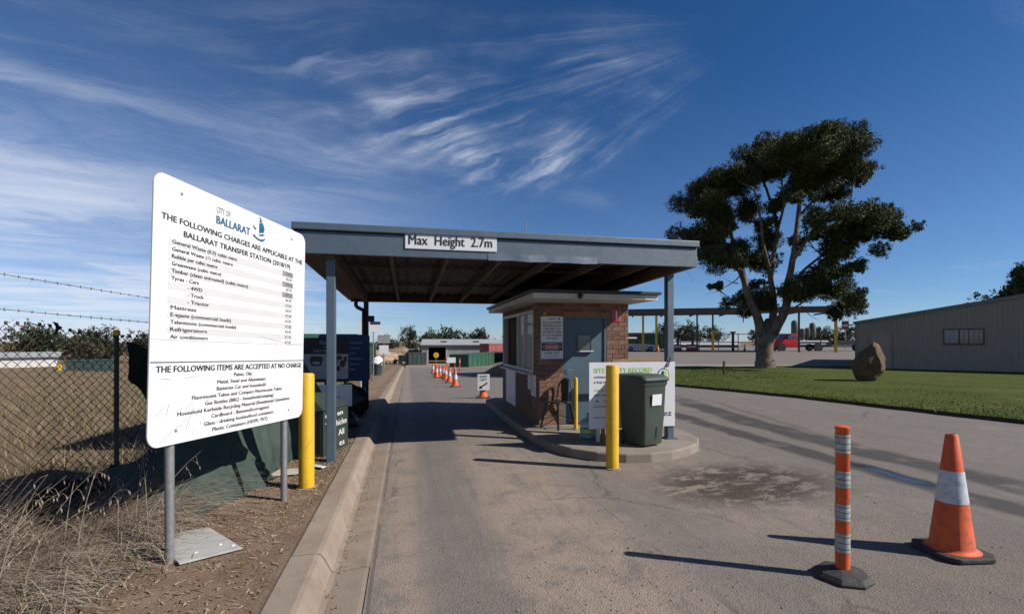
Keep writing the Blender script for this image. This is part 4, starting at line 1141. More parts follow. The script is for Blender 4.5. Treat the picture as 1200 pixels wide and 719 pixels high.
cloth('cloth_panel', -.22, 2.75, lambda s_: .60 + .78 * sm(.10, .9, s_), lambda s_: .10 + .02 * math.sin(s_ * 5) + .10 * sm(1.9, 2.75, s_), lambda s_, v: sag(s_) * v ** 1.15 + .06 * math.sin(3.14 * v), 'tarp', 120, 46, seed=1)
cloth('folded_band', .03, 1.5, lambda s_: 1.66 - .30 * min(s_, .9), lambda s_: 1.30 - .70 * sm(0, .55, s_), lambda s_, v: .03 * v, 'dark_cloth', 50, 24, 3)
cloth('shadow_strip', -1.15, .0, lambda s_: .46 + .14 * sm(-1.1, 0, s_) + .05 * math.sin(s_ * 9), lambda s_: .09, lambda s_, v: -.10 + .05 * v, 'dark_cloth', 40, 14, 4)  # dark sheet standing in for the charges board's cast shadow, shade in its colour
cloth('cloth_tail', 2.78, 4.1, lambda s_: 1.45 - .75 * sm(2.8, 4.0, s_), lambda s_: .12, lambda s_, v: .15 * v, 'tarp', 36, 20, 6)
for s_, z in ((.35, .95), (1.4, .55), (2.2, .5)): pass

# ------------------------------------------------------------------ sunlit things of the far road
def container(name, label, loc, rotz, L_, W2, Hh, material, group=None, cat='container', nrib=None):
    o = thing(name, label, cat, loc, rotz, group)
    nrib = nrib or max(4, int(L_ / .6))
    b2 = MB(); b2.box(-L_ / 2 + .05, L_ / 2 - .05, -W2 / 2 + .05, W2 / 2 - .05, .1, Hh - .05); b2.build('shell', material, o)
    MB().box(-L_ / 2, L_ / 2, -W2 / 2, W2 / 2, Hh - .14, Hh).build('top_rail', material, o)
    MB().box(-L_ / 2, L_ / 2, -W2 / 2, W2 / 2, 0, .13).build('bottom_rail', material, o)
    rb_ = MB()
    r1 = None
    for k in range(nrib + 1):
        x = -L_ / 2 + .05 + (L_ - .1) * k / nrib
        if r1 is None:
            r1 = MB().box(-.05, .05, -W2 / 2, -W2 / 2 + .06, .132, Hh - .142).build('rib', material, o); r1.location = (x, 0, 0)
        else:
            c_ = r1.copy(); COL.objects.link(c_); c_.location = (x, 0, 0)
    for s_ in (-1, 1):
        for q in range(4):
            MB().box(s_ * L_ / 2 - (.05 if s_ > 0 else 0), s_ * L_ / 2 + (.05 if s_ < 0 else 0), -W2 / 2 + .07 + q * (W2 - .2) / 3.0, -W2 / 2 + .15 + q * (W2 - .2) / 3.0, .132, Hh - .142).build('end_rib', material, o)
    return o
container('skip_container', 'long green ribbed skip container before the grey shed', (10.2, 65.5, H(10.2, 65.5)), R(64), 20, 2.4, 1.75, 'cont_green', cat='skip', nrib=12)
container('skip_container', 'red skip container behind the grassy bank', (15.6, 68, H(15.6, 68) - .1), R(62), 7.5, 2.5, 1.7, 'cont_red', cat='skip', nrib=7)
container('skip_container', 'long low red container between the green one and the bank', (17.2, 80, H(17.2, 80) + .35), R(30), 12, 2.4, 1.7, 'cont_red', cat='skip', nrib=8)
container('skip_container', 'dark green skip bin beside the shed doorway', (1.2, 74, H(1.2, 74)), R(12), 2.6, 1.9, 1.9, 'cont_dark', cat='skip')
container('skip_container', 'dark green skip bin set back by the rubble heap', (-.2, 79, H(0, 79)), R(-10), 2.3, 1.9, 1.5, 'cont_dark', cat='skip')
# big grey shed
gs = thing('tip_shed', 'long grey sheet metal shed with dark open doorway', 'shed', (2.4, 88, H(2.4, 88)), R(-4))
GL = 30; GH = 3.4
for k in range(20):
    x0 = k * GL / 20
    if .6 <= x0 < 4: continue
    b2 = MB()
    xa, xb = x0 + .01, x0 + GL / 20 - .01
    if x0 < .6: xb = .9
    for q in range(9):
        x = xa + (xb - xa) * q / 8; b2.v += [(x, -.03 * (q % 2), 0), (x, -.03 * (q % 2), GH)]
    for q in range(8): b2.f.append((q * 2, q * 2 + 2, q * 2 + 3, q * 2 + 1))
    b2.build('wall_sheet', 'shed_grey', gs)
MB().box(.9, 4.5, .0, .2, 2.9, GH).build('lintel', 'shed_grey', gs)
MB().box(.9, 1.2, -.05, .2, 0, 2.9).build('door_jamb', 'shed_roof', gs); MB().box(4.3, 4.58, -.05, .2, 0, 2.9).build('door_jamb', 'shed_roof', gs)
b_ = MB(); b_.box(0, .1, .05, 14, 0, GH); b_.box(GL - .1, GL, .05, 14, 0, GH); b_.box(.1, GL - .1, 13.9, 14, 0, GH); b_.build('back_wall', 'rust_steel', gs)
for k in range(10):
    x0 = k * GL / 10
    b_ = MB(); b_.add([(x0 - .2 + .01, -.4, GH), (x0 + GL / 10 - .2, -.4, GH), (x0 + GL / 10 - .2, 7, GH + 1.0), (x0 - .2 + .01, 7, GH + 1.0), (x0 - .2 + .01, 14.4, GH), (x0 + GL / 10 - .2, 14.4, GH)], [(0, 1, 2, 3), (3, 2, 5, 4)])
    b_.build('roof_sheet', 'shed_roof', gs)
for x in (3.4, 9.4, 15.5, 20.9, 26.5):
    b_ = MB(); b_.add([(x, 2.2, GH + .42), (x + 1.1, 2.2, GH + .42), (x + 1.1, 4.2, GH + .69), (x, 4.2, GH + .69)], [(0, 1, 2, 3)]); b_.build('roof_patch', 'rust_steel', gs)
MB().box(-.2, GL - .1, -.5, -.4, GH - .12, GH + .02).build('gutter', 'shed_roof', gs)
# warning signs by the shed
ys_ = thing('round_sign', 'round yellow warning sign on a thin pole before the shed', 'sign', (3.72, 66, H(3.72, 66)))
MB().tube([(0, 0, 0), (0, 0, 1.4)], .04, 8).build('pole', 'galv', ys_)
b_ = MB().slab(ellipse(0, 1.45, .36, .36, 24), -.06, -.03); yo_ = b_.build('sign_disc', 'yellow', ys_)
lettering(yo_, '5', 0, 1.33, .25, None, 'CENTER', y=-.064)
ws_ = thing('barrier_board', 'low white barrier board behind the line of cones', 'barrier', (4.6, 54, H(4.6, 54)))
MB().box(-.35, .6, -.03, 0, .55, 1.15).build('board', 'sign_white', ws_)
for x in (-.25, .5): MB().tube([(x, .03, 0), (x, .03, 1.1)], .03, 6).build('leg', 'cone_orange', ws_)
for i, (x, y) in enumerate(((3.6, 46), (4.6, 44))):
    d_ = thing('delineator_post', 'thin orange delineator post standing behind the line of far cones', 'delineator', (x, y, H(x, y)), 0, 'delineators behind the far cones')
    MB().lathe([(.2, 0), (.2, .04), (.06, .06)], 8).build('base', 'black_rubber', d_); MB().lathe([(.05, .06), (.05, 1.1)], 10).build('post', 'cone_orange', d_)
    MB().lathe([(.053, .7), (.053, .9)], 10, cap=False).build('reflective_band', 'reflect_white', d_)

# grassy bank right of the road and rubble beyond
bk = MB(); nx, ny = 40, 24
for j_ in range(ny + 1):
    for i in range(nx + 1):
        x = 4.5 + 16 * i / nx; y = 27 + 16 * j_ / ny
        u, v = (x - 9.4) / 3.9, (y - 34.5) / 6.5
        hh = max(0, 1 - u * u - v * v) ** .7 * 1.15 + .05 * mnoise.noise(Vector((x, y, 0)))
        bk.v.append((x, y, H(x, y) - .06 + hh))
for j_ in range(ny):
    for i in range(nx): a = j_ * (nx + 1) + i; bk.f.append((a, a + 1, a + nx + 2, a + nx + 1))
struct(bk.build('grass_bank', 'field', smooth=True))
heap = MB()
for i, (x, y, rx, ry, rz) in enumerate(((-6, 92, 5, 4, 1.5), (-1.5, 98, 5, 4, 1.75), (-12, 84, 6, 4, 1.3))):
    o = lump('rubble_heap', ['brown rubble heap left of the far road end', 'tallest rubble heap behind the dark skips', 'low rubble heap by the paddock side trees'][i], 'heap', (x, y, H(x, y) - .5), rx, ry, rz, 'rubble', .35, 2.2, i + 2, sub=4)
for i in range(26):
    x, y = random.uniform(-9, 1), random.uniform(74, 88)
    o = lump('rubble_stone', 'rough brown stone lying among the rubble at the far road end', 'stone', (x, y, H(x, y) + .02), random.uniform(.2, .6), random.uniform(.2, .5), random.uniform(.2, .45), 'rubble', .5, 1.5, i, False, True, 1, 'stones by the rubble heaps')
# left verge, further along: pole sign, bins, racks
ps = thing('pole_sign', 'white sign with blue header on a thin pole beside the far verge', 'sign', (-1.72, 25.6, H(-1.7, 25.6) + .1))
MB().tube([(0, 0, 0), (0, 0, 2.95)], .03, 8).build('pole', 'galv', ps)
b_ = MB().box(-.22, .36, -.05, -.034, 2.45, 3.0).build('sign_plate', 'sign_white', ps); flat(b_, rect(-.16, .35, 2.82, 2.98), 'navy', -.053, 'header')
ps2 = thing('pole_sign', 'pair of blank white plates on a post just past the canopy', 'sign', (-1.45, 16.2, H(-1.4, 16.2) + .1))
MB().box(-.03, .03, -.03, .03, 0, 2.4).build('post', 'white_paint', ps2)
MB().box(-.12, .20, -.045, -.032, 1.62, 2.3).build('sign_plate', 'sign_white', ps2); MB().box(-.10, .16, -.045, -.032, .95, 1.42).build('sign_plate', 'sign_white', ps2)
rk = thing('timber_rack', 'brown slatted timber rack on the far verge', 'rack', (-2.9, 27.5, H(-2.9, 27.5) + .1), R(4))
for k in range(6): MB().box(-.9, .9, -.03, 0, .25 + k * .24, .45 + k * .24).build('slat', 'rust_steel', rk)
for x in (-.85, 0, .85): MB().box(x - .05, x + .05, .002, .1, 0, 1.75).build('upright', 'rust_steel', rk)
bn = thing('drum_bin', 'dark green bin with a white bag over it on the far verge', 'bin', (-1.95, 32.5, H(-1.9, 32.5) + .1))
MB().lathe([(.28, 0), (.34, .8), (.35, .82)], 14).build('body', 'cont_dark', bn, smooth=True)
lump('bag', None, None, (0, 0, .55), .36, .36, .35, 'sign_white', .3, 2, 5, parent=bn, pname='white_bag')
container('skip_container', 'tall green skip container on the far left verge', (-4.4, 36, H(-4.4, 36) + .1), R(8), 4.2, 2.2, 2.2, 'cont_green', cat='skip')
gr_ = thing('green_shelter', 'low shelter with green roof beyond the far verge', 'shelter', (-7.5, 46, H(-7.5, 46)), R(6))
b_ = MB(); b_.add([(-4, -2, 2.6), (4, -2, 2.6), (4, 2, 3.4), (-4, 2, 3.4)], [(0, 1, 2, 3)]); ro_ = b_.build('roof', 'cont_green', gr_); ro_.modifiers.new('thickness', 'SOLIDIFY').thickness = .12
for x in (-3.8, 0, 3.8):
    for y in (-1.8, 1.8): MB().box(x - .08, x + .08, y - .08, y + .08, 0, 2.62 if y < 0 else 3.3).build('post', 'rust_steel', gr_)
s3 = thing('pole_sign', 'small white plate on a short pole by the road end', 'sign', (-2.3, 49, H(-2.3, 49) + .1))
MB().tube([(0, 0, 0), (0, 0, 2.7)], .05, 6).build('pole', 'galv', s3); MB().box(-.45, .45, -.08, -.055, 1.5, 2.3).build('sign_plate', 'sign_white', s3); MB().box(-.6, .6, -.08, -.055, 2.5, 3.3).build('sign_plate', 'shed_grey', s3)

# ------------------------------------------------------------------ rock on the lawn
rk_bm = bmesh.new(); bmesh.ops.create_icosphere(rk_bm, subdivisions=5, radius=1)
for v in rk_bm.verts:
    p = v.co.copy()
    for nrm, dd in ((Vector((.72, -.45, .35)), .74), (Vector((-.85, -.2, .25)), .82), (Vector((.1, -.9, -.1)), .82), (Vector((-.45, .1, .85)), .84), (Vector((.9, .2, -.2)), .84), (Vector((-.4, -.7, .5)), .86)):
        nn_ = nrm.normalized(); e_ = p.dot(nn_) - dd
        if e_ > 0: p -= nn_ * e_ * .92
    p *= 1 + .08 * mnoise.noise(p * 2.3) + .04 * mnoise.noise(p * 6) + .018 * mnoise.noise(p * 15)
    k = 1 - .34 * max(0, p.z) ** 1.5
    v.co = (p.x * .55 * k + .12 * p.z, p.y * .52 * k, p.z * .92)
zmin = min(v.co.z for v in rk_bm.verts)
for v in rk_bm.verts: v.co.z = (v.co.z - zmin) * .86
me = bpy.data.meshes.new('boulder'); rk_bm.to_mesh(me); rk_bm.free(); me.materials.append(MT['rock'])
me.polygons.foreach_set('use_smooth', [True] * len(me.polygons))
bo_ = bpy.data.objects.new('boulder', me); COL.objects.link(bo_); bo_.location = (17.75, 15.65, .03); bo_.rotation_euler = (0, 0, R(-35))
tag(bo_, 'upright brown boulder standing on the mown lawn', 'boulder')
st = thing('stake', 'short dark timber stake in the lawn near the gum tree', 'stake', (15.0, 20.8, H(15, 20.8) + .07))
b_ = MB(); b_.box(-.035, .035, -.035, .035, 0, .62); b_.add([(-.035, -.035, .62), (.035, -.035, .62), (.035, .035, .62), (-.035, .035, .62), (0, 0, .68)], [(0, 1, 4), (1, 2, 4), (2, 3, 4), (3, 0, 4)]); b_.build('shaft', 'bark_dark', st)
MB().box(-.05, .05, -.05, .05, .52, .56).build('band', 'ink_grey', st)

# ------------------------------------------------------------------ taupe shed on the right
sh_rot = R(-50)
sh = thing('clad_shed', 'taupe ribbed metal shed with sloping roofline beside the lawn', 'shed', (25.3, 23.15, .06), sh_rot)
SL = 22.0; PK = 11.0
def shz(x): return 2.72 + .175 * (x if x < PK else SL - x)
nsh = 29
for k in range(nsh):
    xa, xb = k * SL / nsh, (k + 1) * SL / nsh + .002
    b2 = MB(); cols = []
    nq = 16
    for q in range(nq + 1):
        x = xa + (xb - xa) * q / nq
        dep = -.045 if q % 4 in (0, 1) else 0.0
        b2.v += [(x, dep, 0), (x, dep, shz(x) - .02)]
    for q in range(nq): b2.f.append((q * 2, q * 2 + 2, q * 2 + 3, q * 2 + 1))
    b2.build('cladding_sheet', 'shed_clad', sh)
b_ = MB(); b_.box(.03, .1, .03, 14, 0, shz(0) - .05); b_.box(SL - .1, SL - .03, .03, 14, 0, shz(SL) - .05); b_.box(.1, SL - .1, 13.9, 14, 0, 2.6)
b_.slab([(.1, 0), (SL - .1, 0), (SL - .1, shz(SL) - .06), (PK, shz(PK) - .08), (.1, shz(0) - .06)], .05, .12); b_.build('frame_wall', 'shed_clad', sh)
for x0, x1 in ((-.12, PK), (PK, SL + .12)):
    z0, z1 = shz(max(x0, 0)) - (.02 if x0 < 0 else 0), shz(min(x1, SL))
    b_ = MB(); b_.add([(x0, -.1, z0), (x1, -.1, z1), (x1, 14.1, z1), (x0, 14.1, z0)], [(0, 1, 2, 3)]); o = b_.build('roof_slope', 'shed_trim', sh); o.modifiers.new('thickness', 'SOLIDIFY').thickness = .05
    b_ = MB(); b_.bar((x0, -.10, z0 - .05), (x1, -.10, z1 - .05), .05, .17); b_.build('barge_board', 'shed_trim', sh)
MB().box(-.04, .04, -.06, .02, 0, shz(0)).build('corner_trim', 'shed_trim', sh)
dr2 = MB().box(.72, 1.58, -.05, -.031, .03, 2.03).build('door', 'shed_clad', sh, bevel=.004)
b_ = MB(); b_.box(.66, .718, -.07, -.03, .0, 2.09); b_.box(1.582, 1.64, -.07, -.03, 0, 2.09); b_.box(.718, 1.582, -.07, -.03, 2.032, 2.09); b_.build('door_frame', 'shed_clad', sh)
wx0, wx1, wz0, wz1 = 3.77, 5.35, 1.42, 2.26
win = MB().box(wx0 + .05, wx1 - .05, -.045, -.031, wz0 + .05, wz1 - .05).build('window', 'glass_dark', sh)
b_ = MB(); b_.box(wx0, wx0 + .048, -.07, -.03, wz0, wz1); b_.box(wx1 - .048, wx1, -.07, -.03, wz0, wz1); b_.box(wx0 + .048, wx1 - .048, -.07, -.03, wz0, wz0 + .048); b_.box(wx0 + .048, wx1 - .048, -.07, -.03, wz1 - .048, wz1); b_.box(wx0 + .62, wx0 + .66, -.065, -.046, wz0 + .05, wz1 - .05)
b_.build('window_frame', 'black_metal', win)
MB().box(wx0 + .08, wx0 + .50, -.049, -.046, wz0 + .12, wz1 - .12).build('curtain', 'grey_picture', win)

# ------------------------------------------------------------------ far weighbridge canopy
DEC = Vector((49.5 - 28.5, 50.0 - 60.5, 0)); wr = math.atan2(DEC.y, DEC.x)
wc = thing('weighbridge_canopy', 'wide brown open canopy on tall yellow footed posts across the yard', 'canopy', (28.0, 60.0, .42), wr)
b_ = MB(); b_.add([(-3, -3.5, 4.9), (24.5, -3.5, 4.75), (24.5, 4.5, 5.2), (-3, 4.5, 5.35), (-3, -3.5, 5.05), (24.5, -3.5, 4.9), (24.5, 4.5, 5.35), (-3, 4.5, 5.5)], [(3, 2, 1, 0), (4, 5, 6, 7), (0, 1, 5, 4), (1, 2, 6, 5), (2, 3, 7, 6), (3, 0, 4, 7)]); b_.build('roof', 'rust_steel', wc)
MB().box(-3.0, 24.5, -3.56, -3.505, 4.55, 5.3).build('fascia', 'rust_steel', wc)
MB().box(-3, 17, 4.3, 4.5, 4.85, 5.15).build('back_beam', 'rust_steel', wc)
for k in range(8): MB().box(-2.6 + k * 3.8, -2.45 + k * 3.8, -3.3, 4.3, 4.62, 4.80).build('rafter', 'rust_steel', wc)
for x, y, yl in ((.2, -3, 0), (2.6, -3, 4.6), (4.2, -3, 4.6), (9.0, -3, 0), (10.8, -3, 2.6), (15.6, -3, 0), (17.6, 3.6, 2.8), (20.2, -3, 0), (24.0, -3, 4.8)):
    p = MB().box(x - .09, x + .09, y - .09, y + .09, 0, 4.9).build('post', 'rust_steel', wc)
    if yl: MB().box(x - .13, x + .13, y - .13, y + .13, 0, min(yl, 4.5)).build('yellow_sleeve', 'yellow', p)
fr = thing('pipe_rail', 'brown pipe guard rail behind the weighbridge canopy', 'rail', (28.5, 66, .47), wr)
for z in (1.1, 2.2): MB().tube([(0, 0, z), (28, 0, z)], .05, 6).build('rail', 'rust_steel', fr)
for k in range(12): MB().tube([(k * 2.5, 0, 0), (k * 2.5, 0, 2.3)], .06, 6).build('upright', 'rust_steel', fr)
for i, x in enumerate((7.0, 8.8, 13.6)):
    p = Vector((28.0, 60.0, .42)) + Vector((math.cos(wr), math.sin(wr), 0)) * x
    o = thing('timber_pier', 'short brown timber pier under the weighbridge canopy', 'pier', p, wr, 'timber piers under the weighbridge canopy')
    MB().box(-.14, .14, -.14, .14, 0, 2.3).build('shaft', 'rust_steel', o); MB().box(-.3, .3, -.2, .2, 2.3, 2.5).build('cap', 'rust_steel', o)
for i, (x, lab) in enumerate(((5.9, 'red plastic barrier nearest the timber piers'), (7.9, 'red plastic barrier between the two paired piers'))):
    p = Vector((28.0, 58.4, .40)) + Vector((math.cos(wr), math.sin(wr), 0)) * x
    o = thing('road_barrier', lab, 'barrier', p, wr)
    MB().slab([(-.8, 0), (.8, 0), (.8, .15), (.7, .35), (.7, .9), (-.7, .9), (-.7, .35), (-.8, .15)], -.2, .2).build('body', 'cont_red', o, bevel=.04)
    MB().box(-.6, .6, -.21, -.202, .5, .7).build('white_stripe', 'sign_white', o)
yard0 = None
for i, (x, y) in enumerate(((30.3, 54.8), (31.3, 54.6), (41.3, 53.2), (44.0, 54.5))):
    if yard0 is None: yard0 = make_cone('traffic_cone', 'orange traffic cone standing in the far yard under the brown canopy', (x, y, H(x, y)), .3, .9, .45, 'traffic cones in the far yard')
    else: dup(yard0, (x, y, H(x, y)), i)
container('shipping_container', 'green shipping container behind the weighbridge', (36, 73, .46), wr, 12, 2.5, 2.6, 'cont_green')
container('shipping_container', 'grey green container partly hidden by the canopy post', (29.5, 77, .46), wr, 8, 2.5, 2.4, 'cont_dark')
# low white roofed building far behind the canopy
def low_building(name, label, loc, rotz, L_, W2, hw, hr, wallm, roofm, nwin=0):
    o = thing(name, label, 'building', loc, rotz)
    MB().box(-L_ / 2, L_ / 2, -W2 / 2, W2 / 2, 0, hw).build('wall', wallm, o)
    b2 = MB(); b2.add([(-L_ / 2 - .4, -W2 / 2 - .5, hw - .05), (L_ / 2 + .4, -W2 / 2 - .5, hw - .05), (L_ / 2 + .4, 0, hr), (-L_ / 2 - .4, 0, hr), (-L_ / 2 - .4, W2 / 2 + .5, hw - .05), (L_ / 2 + .4, W2 / 2 + .5, hw - .05)], [(0, 1, 2, 3), (3, 2, 5, 4), (0, 3, 4), (1, 5, 2), (0, 4, 5, 1)])
    b2.build('roof', roofm, o)
    for k in range(nwin):
        x = -L_ / 2 + L_ * (k + .5) / nwin
        MB().box(x - .8, x + .8, -W2 / 2 - .04, -W2 / 2 - .004, hw * .35, hw * .75).build('window', 'dark_void', o)
    return o
low_building('far_warehouse', 'low dark warehouse with white roof beyond the yard canopy', (62.5, 94, -1.2), wr, 13, 8, 2.2, 2.9, 'dark_gutter', 'white_roof', 4)
low_building('far_warehouse', 'pale warehouse with white roof beyond the parked truck', (95, 92, -1.2), wr, 17, 10, 2.3, 3.1, 'white_paint', 'white_roof', 5)
low_building('far_warehouse', 'long grey shed behind the green shipping container', (45, 108, -1.0), wr, 24, 12, 2.4, 3.3, 'shed_grey', 'shed_grey', 5)
low_building('paddock_shed', 'long white farm shed across the dry paddock', (-67.7, 79.4, -2.25), R(31), 34, 10, 1.7, 2.35, 'white_paint', 'shed_roof', 0)
container('shipping_container', 'dark green container at the back of the dry paddock', (-27.5, 49.8, H(-27.5, 49.8)), R(24), 3.0, 2.2, 1.2, 'cont_dark')
for i, (x, y, lab) in enumerate(((-33.6, 56, 'yellow drum beside the green paddock container'), (-32.2, 56.3, 'second yellow drum by the paddock container'))):
    o = thing('yellow_drum', lab, 'drum', (x, y, H(x, y) + .1)); MB().lathe([(.2, 0), (.2, .3), (.215, .32), (.2, .34), (.2, .6)], 14).build('body', 'yellow', o, smooth=True); MB().lathe([(.205, .6), (.205, .63), (.1, .64)], 14).build('lid', 'yellow', o)
# silos
for i, (dx_, r_, h_) in enumerate(((0, .95, 4.6), (2.2, .7, 2.2), (3.7, .7, 2.4), (5.2, .85, 3.9))):
    x, y = 109.4 + dx_ * .98, 119.6 - dx_ * .2
    o = thing('silo', ['tallest grey silo standing behind the gum tree', 'short silo next to the tallest silo', 'mid height silo second from the pale warehouse', 'slim silo on the warehouse end of the row'][i], 'silo', (x, y, .46))
    MB().lathe([(.2, 1.5), (r_, 2.8), (r_, 2.8 + h_ * .86), (r_ * .7, 2.8 + h_ * .95), (.2, 2.8 + h_)], 16).build('tank', 'silo', o, smooth=True)
    for k in range(4):
        a = R(45 + 90 * k); MB().tube([(r_ * .9 * math.cos(a), r_ * .9 * math.sin(a), 0), (r_ * .95 * math.cos(a), r_ * .95 * math.sin(a), 3.0)], .10, 6).build('leg', 'rust_steel', o)
rs_ = thing('roadside_sign', 'red and white roadside sign near the taupe shed corner', 'sign', (70.9, 66.8, .46)); rs_.rotation_euler = (0, 0, R(-47))
MB().tube([(0, 0, 0), (0, 0, 4.6)], .08, 8).build('pole', 'galv', rs_); b_ = MB().box(-.5, .5, -.14, -.085, 3.2, 4.6).build('sign_plate', 'cont_red', rs_); flat(b_, rect(-.35, .35, 3.7, 4.0), 'ink_white', -.145, 'white_panel')

# ------------------------------------------------------------------ vehicles
def wheel_part(parent, x, y, r_, w=.24):
    o = MB().tube([(x, y - w / 2, r_), (x, y + w / 2, r_)], r_, 20).build('wheel', 'black_rubber', parent, smooth=True)
    MB().tube([(x, y - w / 2 - .012, r_), (x, y + w / 2 + .012, r_)], r_ * .58, 14).build('rim', 'galv', o, smooth=True)
    return o
car = thing('parked_car', 'white hatchback car parked under the weighbridge canopy', 'car', (29.6, 58.4, H(29.6, 58.4)), R(-14))
def loft(sections, material, name, parent, smooth=True):
    b2 = MB(); n = len(sections[0])
    for s_ in sections: b2.v += s_
    for i in range(len(sections) - 1):
        for k in range(n): b2.f.append((i * n + k, i * n + (k + 1) % n, (i + 1) * n + (k + 1) % n, (i + 1) * n + k))
    b2.f.append(tuple(reversed(range(n)))); b2.f.append(tuple(range((len(sections) - 1) * n, len(sections) * n)))
    return b2.build(name, material, parent, smooth=smooth)
def carsec(x, z0, z1, w): return [(x, -w * .94, z0), (x, w * .94, z0), (x, w, z0 + (z1 - z0) * .45), (x, w * .93, z1), (x, -w * .93, z1), (x, -w, z0 + (z1 - z0) * .45)]
body = loft([carsec(-2.1, .45, .75, .72), carsec(-2.05, .28, .95, .82), carsec(-1.2, .2, .98, .87), carsec(.6, .2, .96, .87), carsec(1.5, .22, .86, .85), carsec(2.0, .26, .74, .78), carsec(2.12, .4, .6, .66)], 'car_white', 'body', car)
loft([carsec(-1.95, .94, 1.0, .80), carsec(-1.45, .94, 1.40, .72), carsec(-.3, .94, 1.47, .70), carsec(.25, .94, 1.42, .68), carsec(1.05, .94, .96, .74)], 'glass_dark', 'cabin_glass', car)
loft([carsec(-1.5, 1.395, 1.43, .70), carsec(-.3, 1.465, 1.50, .69), carsec(.2, 1.42, 1.455, .67)], 'car_white', 'roof', car)
for x in (-1.3, 1.28):
    for y in (-.80, .80): wheel_part(car, x, y, .31, .2)
for y in (-.62, .62): MB().box(1.98, 2.08, y - .16, y + .16, .60, .70).build('headlight', 'lens', car, bevel=.02)
MB().box(2.08, 2.14, -.3, .3, .40, .52).build('grille', 'black_metal', car)
# red truck with bare chassis and trailer
tk = thing('red_truck', 'red cab truck with bare black tray parked beyond the lawn', 'truck', (47.9, 53.0, H(47.9, 53.0)), R(-12))
loft([carsec(-2.6, .55, 1.25, .95), carsec(-2.5, .45, 1.40, 1.02), carsec(-1.3, .45, 1.45, 1.05), carsec(.4, .45, 1.45, 1.05)], 'red_paint', 'cab_body', tk)
loft([carsec(-1.45, 1.44, 1.48, .98), carsec(-.95, 1.44, 2.15, .90), carsec(.2, 1.44, 2.2, .90), carsec(.35, 1.44, 2.1, .9)], 'red_paint', 'cab_roof', tk)
MB().box(-.95, -.25, -.99, -.965, 1.5, 2.0).build('side_window', 'glass_dark', tk); MB().box(-.18, .2, -.99, -.965, 1.5, 2.0).build('side_window', 'glass_dark', tk)
b_ = MB(); b_.box(.45, 4.6, -.9, .9, .95, 1.15); b_.box(.45, .55, -.9, .9, 1.15, 1.7); b_.build('tray', 'black_metal', tk)
b_ = MB(); b_.box(-2.3, 4.5, -.45, -.3, .5, .7); b_.box(-2.3, 4.5, .3, .45, .5, .7); b_.build('chassis', 'black_metal', tk)
for x in (-1.75, 2.9):
    for y in (-.9, .9): wheel_part(tk, x, y, .45, .28)
MB().box(-2.64, -2.58, -.9, .9, .55, .75).build('bumper', 'galv', tk)
b_ = MB(); b_.add([(-1.47, -.84, 1.50), (-1.47, .84, 1.50), (-1.02, .78, 2.08), (-1.02, -.78, 2.08)], [(0, 1, 2, 3)]); b_.build('windscreen', 'glass_dark', tk)
MB().box(-1.32, -1.18, -1.25, -1.06, 1.5, 1.85).build('mirror', 'black_metal', tk)
MB().box(-.215, -.20, -1.056, -1.05, .6, 1.42).build('door_gap', 'black_metal', tk)
for x in (-1.75, 2.9): MB().tube([(x, -1.06, .47), (x, -.8, .47)], .55, 16).build('wheel_arch', 'black_metal', tk, smooth=True)
for y in (-.7, .7): MB().box(-2.63, -2.55, y - .15, y + .15, .9, 1.1).build('headlight', 'lens', tk)
tl = thing('flat_trailer', 'low black flat trailer with pale wheels behind the red truck', 'trailer', (54.6, 51.4, H(54.6, 51.4)), R(-12))
b_ = MB(); b_.box(-1.8, 4.4, -1.1, 1.1, .8, 1.0); b_.build('deck', 'black_metal', tl); MB().box(-3.0, -1.8, -.1, .1, .6, .75).build('drawbar', 'black_metal', tl)
MB().box(-1.6, .6, -.9, .9, 1.0, 1.35).build('load', 'dark_gutter', tl)
for x in (2.0, 3.1):
    for y in (-1.0, 1.0):
        w_ = MB().tube([(x, y - .13, .42), (x, y + .13, .42)], .42, 18).build('wheel', 'black_rubber', tl, smooth=True)
        MB().tube([(x, y - .145, .42), (x, y + .145, .42)], .27, 14).build('rim', 'sign_white', w_, smooth=True)
MB().box(4.0, 4.3, -1.1, 1.1, .4, .8).build('tail_frame', 'rust_steel', tl)
for i in range(5):
    lump('scrap_heap', 'small heap of rusty scrap behind the flat trailer', 'scrap', (60.6 + i * .7, 50.0 - i * .3, .46), .5, .5, .45, 'cont_red' if i % 2 else 'rust_steel', .5, 2, i, False, True, 2, 'scrap heaps behind the trailer')

# ------------------------------------------------------------------ trees
def leaf_cloud(centers, radii, per, size, seed, squash=.72):
    rg = np.random.default_rng(seed); out = []
    for c_, r_, n in zip(centers, radii, per):
        d = rg.normal(size=(n, 3)); d /= np.linalg.norm(d, axis=1)[:, None]
        rr = r_ * (rg.random(n) ** .40) * (1 + .16 * np.abs(rg.normal(size=n)))
        # uneven outline: lobes
        lob = 1 + .22 * np.sin(d[:, 0] * 4 + seed) * np.cos(d[:, 1] * 5 + d[:, 2] * 3)
        pos = np.array(c_) + d * (rr * lob)[:, None] * np.array([1, 1, squash])
        # small twig clusters: leaves gathered around sub-centres
        k = max(6, n // 26); sub = pos[rg.integers(0, n, k)]
        pos = np.where((rg.random(n) < .72)[:, None], sub[rg.integers(0, k, n)] + rg.normal(size=(n, 3)) * r_ * .11, pos)
        a = rg.normal(size=(n, 3)) + np.array([0, 0, -.5]); a /= np.linalg.norm(a, axis=1)[:, None]
        b2 = np.cross(a, rg.normal(size=(n, 3))); b2 /= np.linalg.norm(b2, axis=1)[:, None]
        L_ = size * (.6 + .9 * rg.random(n))[:, None]; w_ = L_ * .34
        q = np.stack([pos - a * L_ * .5, pos + b2 * w_ * .5, pos + a * L_ * .5, pos - b2 * w_ * .5], 1)
        out.append(q.reshape(-1, 3))
    return np.concatenate(out)

